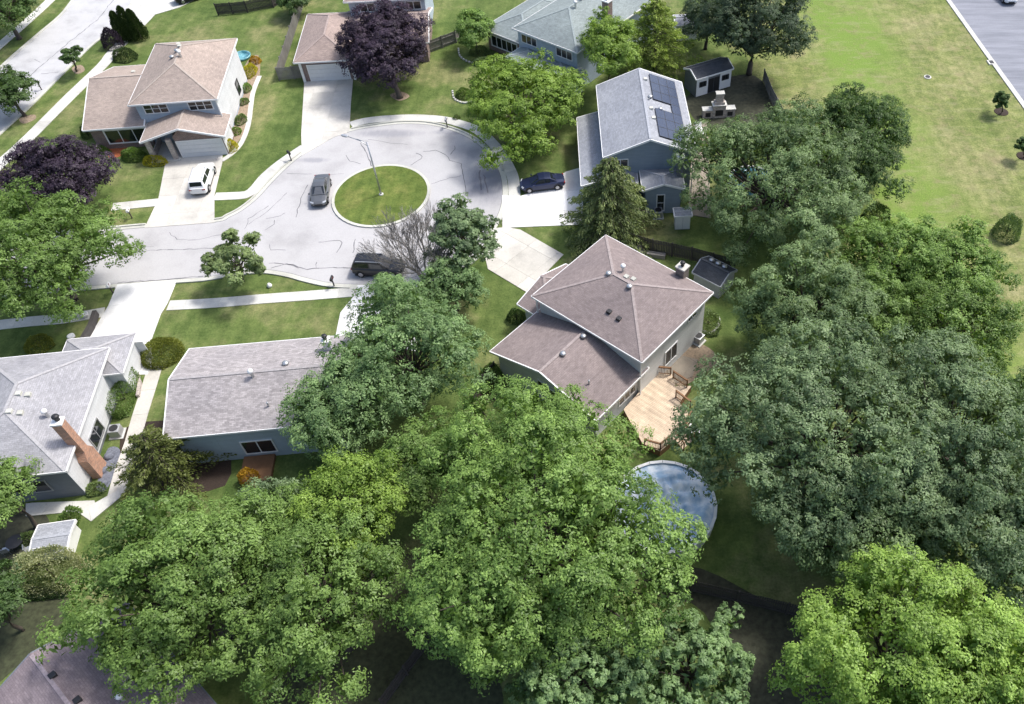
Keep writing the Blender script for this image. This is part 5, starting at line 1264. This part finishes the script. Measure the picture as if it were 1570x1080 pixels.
# ------------------------------------------------------------------ pools
pc1 = at(1018, 775, 1.2); e1 = at(1098, 780, 1.2); PR = (e1 - pc1).length
def pool(c, Rr, H, label, cover):
    o = thing('round_pool', label, 'pool', (c.x, c.y, 0)); n = 24
    for k in range(n):
        a0, a1 = 2 * math.pi * k / n, 2 * math.pi * (k + 1) / n; g = .004
        m = MB(); pts = [(c.x + r * math.cos(a), c.y + r * math.sin(a)) for r, a in ((Rr - .04, a0 + g), (Rr, a0 + g), (Rr, a1 - g), (Rr - .04, a1 - g))]
        m.solid([(x, y, 0) for x, y in pts], [(x, y, H) for x, y in pts]); m.build('wall_panel', M['sid_grey'], o)
        m = MB(); pts = [(c.x + r * math.cos(a), c.y + r * math.sin(a)) for r, a in ((Rr - .14, a0 + g), (Rr + .10, a0 + g), (Rr + .10, a1 - g), (Rr - .14, a1 - g))]
        m.solid([(x, y, H + .002) for x, y in pts], [(x, y, H + .05) for x, y in pts]); m.build('top_rail', M['white'], o)
    nr, na = 26, 72; m = MB(); rnd = random.Random(3)
    import mathutils.noise as mn
    idx = {}
    for i in range(nr + 1):
        for j in range(na):
            r = (Rr - .05) * i / nr; a = 2 * math.pi * j / na; x, y = c.x + r * math.cos(a), c.y + r * math.sin(a)
            u = i / nr
            w = abs(mn.noise(Vector((x * .9, y * .35 + x * .3, 1)))) * 1.0 + abs(mn.noise(Vector((x * .4 - y * .5, y * 1.1, 4)))) * .7
            idx[i, j] = m.P((x, y, H - .32 + (w * (1 - u ** 6)) + .2 * u ** 8))
    for i in range(nr):
        for j in range(na): m.f.append([idx[i, j], idx[i + 1, j], idx[i + 1, (j + 1) % na], idx[i, (j + 1) % na]])
    m.build('pool_cover', cover, o, True)
cv, nt, bs = new_mat('blue grey pool cover'); f = noise(nt, geo(nt), 1.1, 5); nt.links.new(ramp(nt, f, [(.38, (.32, .48, .66)), (.60, (.74, .80, .86))]), bs.inputs['Base Color']); bs.inputs['Roughness'].default_value = .5
pool(pc1, PR, 1.2, 'round above-ground pool with white rim and wrinkled blue cover below the deck', cv)
wt, nt, bs = new_mat('turquoise pool water'); f = noise(nt, geo(nt), 2.5, 4); nt.links.new(ramp(nt, f, [(.35, (.05, .20, .24)), (.65, (.20, .42, .46))]), bs.inputs['Base Color']); bs.inputs['Roughness'].default_value = .1
p2 = at(1152, 278, .9); pool(p2, 2.6, .9, 'small round turquoise pool glimpsed under the olive-sage tree', wt)

# ------------------------------------------------------------------ sheds and garden furniture
def shed(px, py, yaw, w, d, h, wall, roof, label, doors=True, pitch=.45, trim='white', windows=True, name='garden_shed', kind='gable_x', vents=0, swall=None):
    b = at(px, py); F = Fr(b.x, b.y, yaw); o = thing(name, label, 'shed', b)
    _, zf = roof_block(o, F, -w / 2 - .15, w / 2 + .15, -.15, d + .15, h, kind, pitch, wall, roof, oh=.15, trim=trim)
    if doors:
        for s in (-1, 1): m = MB(F); m.box(s * .04 if s > 0 else -.75, .75 if s > 0 else -.04, -.04, 0, .1, 1.9); m.build('door', M[trim] if doors is True else M[doors], o)
    if windows:
        for s in (-1, 1): window(o, F, 'f', 0, s * (w / 2 - .75), 1.0, .7, .6, 2, 1, trim)
    for i in range(vents): vent(o, F, -w / 4 + i * w / 4, d / 2 + .5, zf(0, d / 2 + .5), 'turtle')
    return o
y1 = gyaw((1060, 150), (1124, 130))
shed(1093, 141, y1, 5.0, 2.6, 2.5, 'sid_dark', 'r_dark', 'long black garden shed with two white front panels beside the very dark tree', doors='black', windows=False)
sh = [o for o in COL.objects if o.name.startswith('garden_shed')][-1]; bF = at(1093, 141); FS = Fr(bF.x, bF.y, y1)
for s in (-1, 1):
    m = MB(FS); x0, x1 = (-2.45, -.85) if s < 0 else (.85, 2.45); m.box(x0, x1, -.05, 0, .05, 2.2); p = m.build('front_panel', M['white'], sh)
    window(sh, FS, 'f', -.052, s * 1.6, 1.3, .8, .5, 2, 1, 'black')
shed(1082, 448, gyaw((1062, 428), (1108, 452)), 2.9, 2.5, 1.8, 'sid_shed', 'r_dark', 'small grey shed with dark roof at the right corner of the brown hip roof', doors=False, windows=False, pitch=.5, trim='sid_shed', vents=3)
shed(88, 858, 10, 2.3, 2.2, 1.3, 'white', 'r_grey', 'white garden storage box below the grey-roofed house at left', doors=True, windows=False, pitch=.15, name='storage_box')
shed(1046, 352, 4, 1.5, 1.0, 1.9, 'sid_grey', 'r_grey', 'narrow grey utility shed behind the drooping olive conifer', doors=True, windows=False, pitch=.15, name='utility_shed')
shed(1052, 62, 5, 2.8, 2.5, 2.2, 'white', 'r_grey', 'white garden structure with pale roof between the yellow-green conifer and the dark trees', doors=False, windows=True, pitch=.3, name='garden_house')
# outdoor fireplace
b = at(1101, 178); F = Fr(b.x, b.y, 6); fp = thing('outdoor_fireplace', 'pale stone outdoor fireplace with stepped chimney and log niches beside the dark shed', 'fireplace', b)
for q_ in ((-1.9, -.75), (.75, 1.9)): m = MB(F); m.box(*q_, -.4, .4, 0, 1.0); m.build('side_bench', M['stone'], fp)
m = MB(F); m.box(-.74, .74, -.45, .45, 0, 1.6); m.box(-.6, .6, -.38, .38, 1.6, 2.0); m.box(-.42, .42, -.3, .3, 2.0, 3.0); m.build('chimney_breast', M['stone'], fp)
for q_ in ((-.45, .45, -.47, -.452, .3, 1.05), (-1.6, -1.0, -.42, -.402, .2, .75), (1.0, 1.6, -.42, -.402, .2, .75)): m = MB(F); m.box(*q_); m.build('firebox', M['black'], fp)
for q_ in ((-1.95, -.76, -.45, .45, 1.0, 1.08), (.76, 1.95, -.45, .45, 1.0, 1.08), (-.85, .85, -.55, .5, 1.602, 1.7), (-.5, .5, -.36, .36, 3.0, 3.1)): m = MB(F); m.box(*q_); m.build('cap', M['conc'], fp)
# lounge seat with white cushion
b = at(1072, 205); F = Fr(b.x, b.y, 10); o = thing('lounge_chair', 'lounge chair with white cushion behind the solar-panel house', 'chair', b)
m = MB(F); m.box(-.45, .45, -.9, .9, .3, .4); [m.box(x, x + .07, y, y + .07, 0, .3) for x in (-.43, .36) for y in (-.85, .8)]; m.build('frame', M['rail'], o)
m = MB(F); m.box(-.4, .4, -.85, .5, .402, .52); m.solid([(-.4, .5, .402), (.4, .5, .402), (.4, .62, .402), (-.4, .62, .402)], [(-.4, .85, 1.0), (.4, .85, 1.0), (.4, .95, .95), (-.4, .95, .95)]); m.build('cushion', M['white'], o, bevel=.03)
# air conditioner, grill, table things
def aircon(x, y, yaw, label):
    b = at(x, y); F = Fr(b.x, b.y, yaw); o = thing('air_conditioner', label, 'air conditioner', b); m = MB(F); m.box(-.42, .42, -.42, .42, .08, .85); m.build('case', M['metal'], o, bevel=.03)
    m = MB(F); m.box(-.55, .55, -.55, .55, 0, .08); m.build('pad', M['conc'], o); m = MB(F); m.lathe([(.34, .852), (.34, .88)], 0, 0, 16); m.build('fan_guard', M['black'], o)
aircon(181, 666, yF, 'grey air conditioner between the long hedge and the dark stones')
aircon(1070, 524, -38, 'dark air conditioner at the right wall of the brown-roofed house')
aircon(1009, 332, 4, 'air conditioner by the lower wall of the solar-panel house')
b = at(1066, 668); F = Fr(b.x, b.y, -30); o = thing('garden_table', 'white plastic table and bench beside the deck steps', 'table', b)
m = MB(F); m.box(-.7, .7, -.4, .4, .70, .75); m.build('tabletop', M['white'], o, bevel=.02)
for x in (-.62, .55):
    for y in (-.33, .27): m = MB(F); m.box(x, x + .07, y, y + .07, 0, .70); m.build('leg', M['white'], o)
# log pile / planters behind house E
for i, (x, y, l, yw) in enumerate(((1000, 393, 2.6, -12), (980, 384, 1.3, 60))):
    b = at(x, y); F = Fr(b.x, b.y, yw); m = MB(F); m.box(-l / 2, l / 2, -.25, .25, 0, .45); o = m.build('planter_box', M['fence'], None, bevel=.02)
    tag(o, ('long weathered planter behind the brown roof next to its chimney', 'short turned planter behind the top corner of the brown roof')[i], 'planter')
# retaining wall at the white driveway, stepped planting walls
def low_wall(px, w, h, mat, label):
    L = [at(*p) for p in px]; m = MB(); 
    for a, b in zip(L, L[1:]): m.bar(a + Vector((0, 0, h / 2)), b + Vector((0, 0, h / 2)), w, h)
    tag(m.build('low_wall', M[mat], None), label, 'wall')
low_wall([(150, 484), (143, 505), (128, 531)], .35, .7, 'fence_dk', 'low dark timber wall along the left side of the wide white driveway')
low_wall([(208, 560), (216, 590), (213, 610)], .25, .35, 'stone', 'low stone planting edge beside the garden path at left')
for i, (x, y) in enumerate(((132, 486), (112, 520))):
    b = at(x, y); m = MB(); m.lathe([(.2, 0), (.3, .25), (.33, .45), (.28, .47), (.2, .4)], b.x, b.y, 12); tag(m.build('flower_pot', M['white'], None, True), ('white pot at the corner of the dark timber wall', 'white pot above the roof of the grey house')[i], 'pot')
b = at(352, 88); 
# paddling pool & toys behind house A's right corner
b = at(371, 88); m = MB(); m.lathe([(1.1, .02), (1.15, .3), (1.0, .32), (.98, .1), (.1, .12)], b.x, b.y, 24); tag(m.build('paddling_pool', wt, None, True), 'small pale blue paddling pool behind the tan-roofed house', 'paddling pool')
# wooden side table and grill on dark patio at left
b = at(30, 838); F = Fr(b.x, b.y, 15); o = thing('patio_table', 'dark metal patio table on the shaded patio at left', 'table', b); m = MB(F)
m.lathe([(.6, .7), (.6, .74)], 0, 0, 18); m.build('tabletop', M['black'], o)
for k in range(3): m = MB(F); a = k * 2.09; m.bar((.1 * math.cos(a), .1 * math.sin(a), .7), (.45 * math.cos(a), .45 * math.sin(a), 0), .04, .04, (1, 0, 0)); m.build('leg', M['black'], o)
for k in range(2):
    b = at((14, 50)[k], (848, 846)[k]); F = Fr(b.x, b.y, (200, 120)[k]); o = thing('patio_chair', ('metal chair left of the dark patio table', 'metal chair right of the dark patio table')[k], 'chair', b, 'patio chairs')
    m = MB(F); m.box(-.25, .25, -.25, .25, .42, .46); m.build('seat', M['metal'], o); m = MB(F); m.box(-.25, .25, .22, .26, .46, .9); m.build('backrest', M['metal'], o)
    for x in (-.23, .2):
        for y in (-.23, .2): m = MB(F); m.box(x, x + .03, y, y + .03, 0, .42); m.build('leg', M['metal'], o)
tri = sum(len(o.data.polygons) for o in bpy.data.objects if o.type == 'MESH')
print('polygons', tri, 'objects', len(bpy.data.objects))
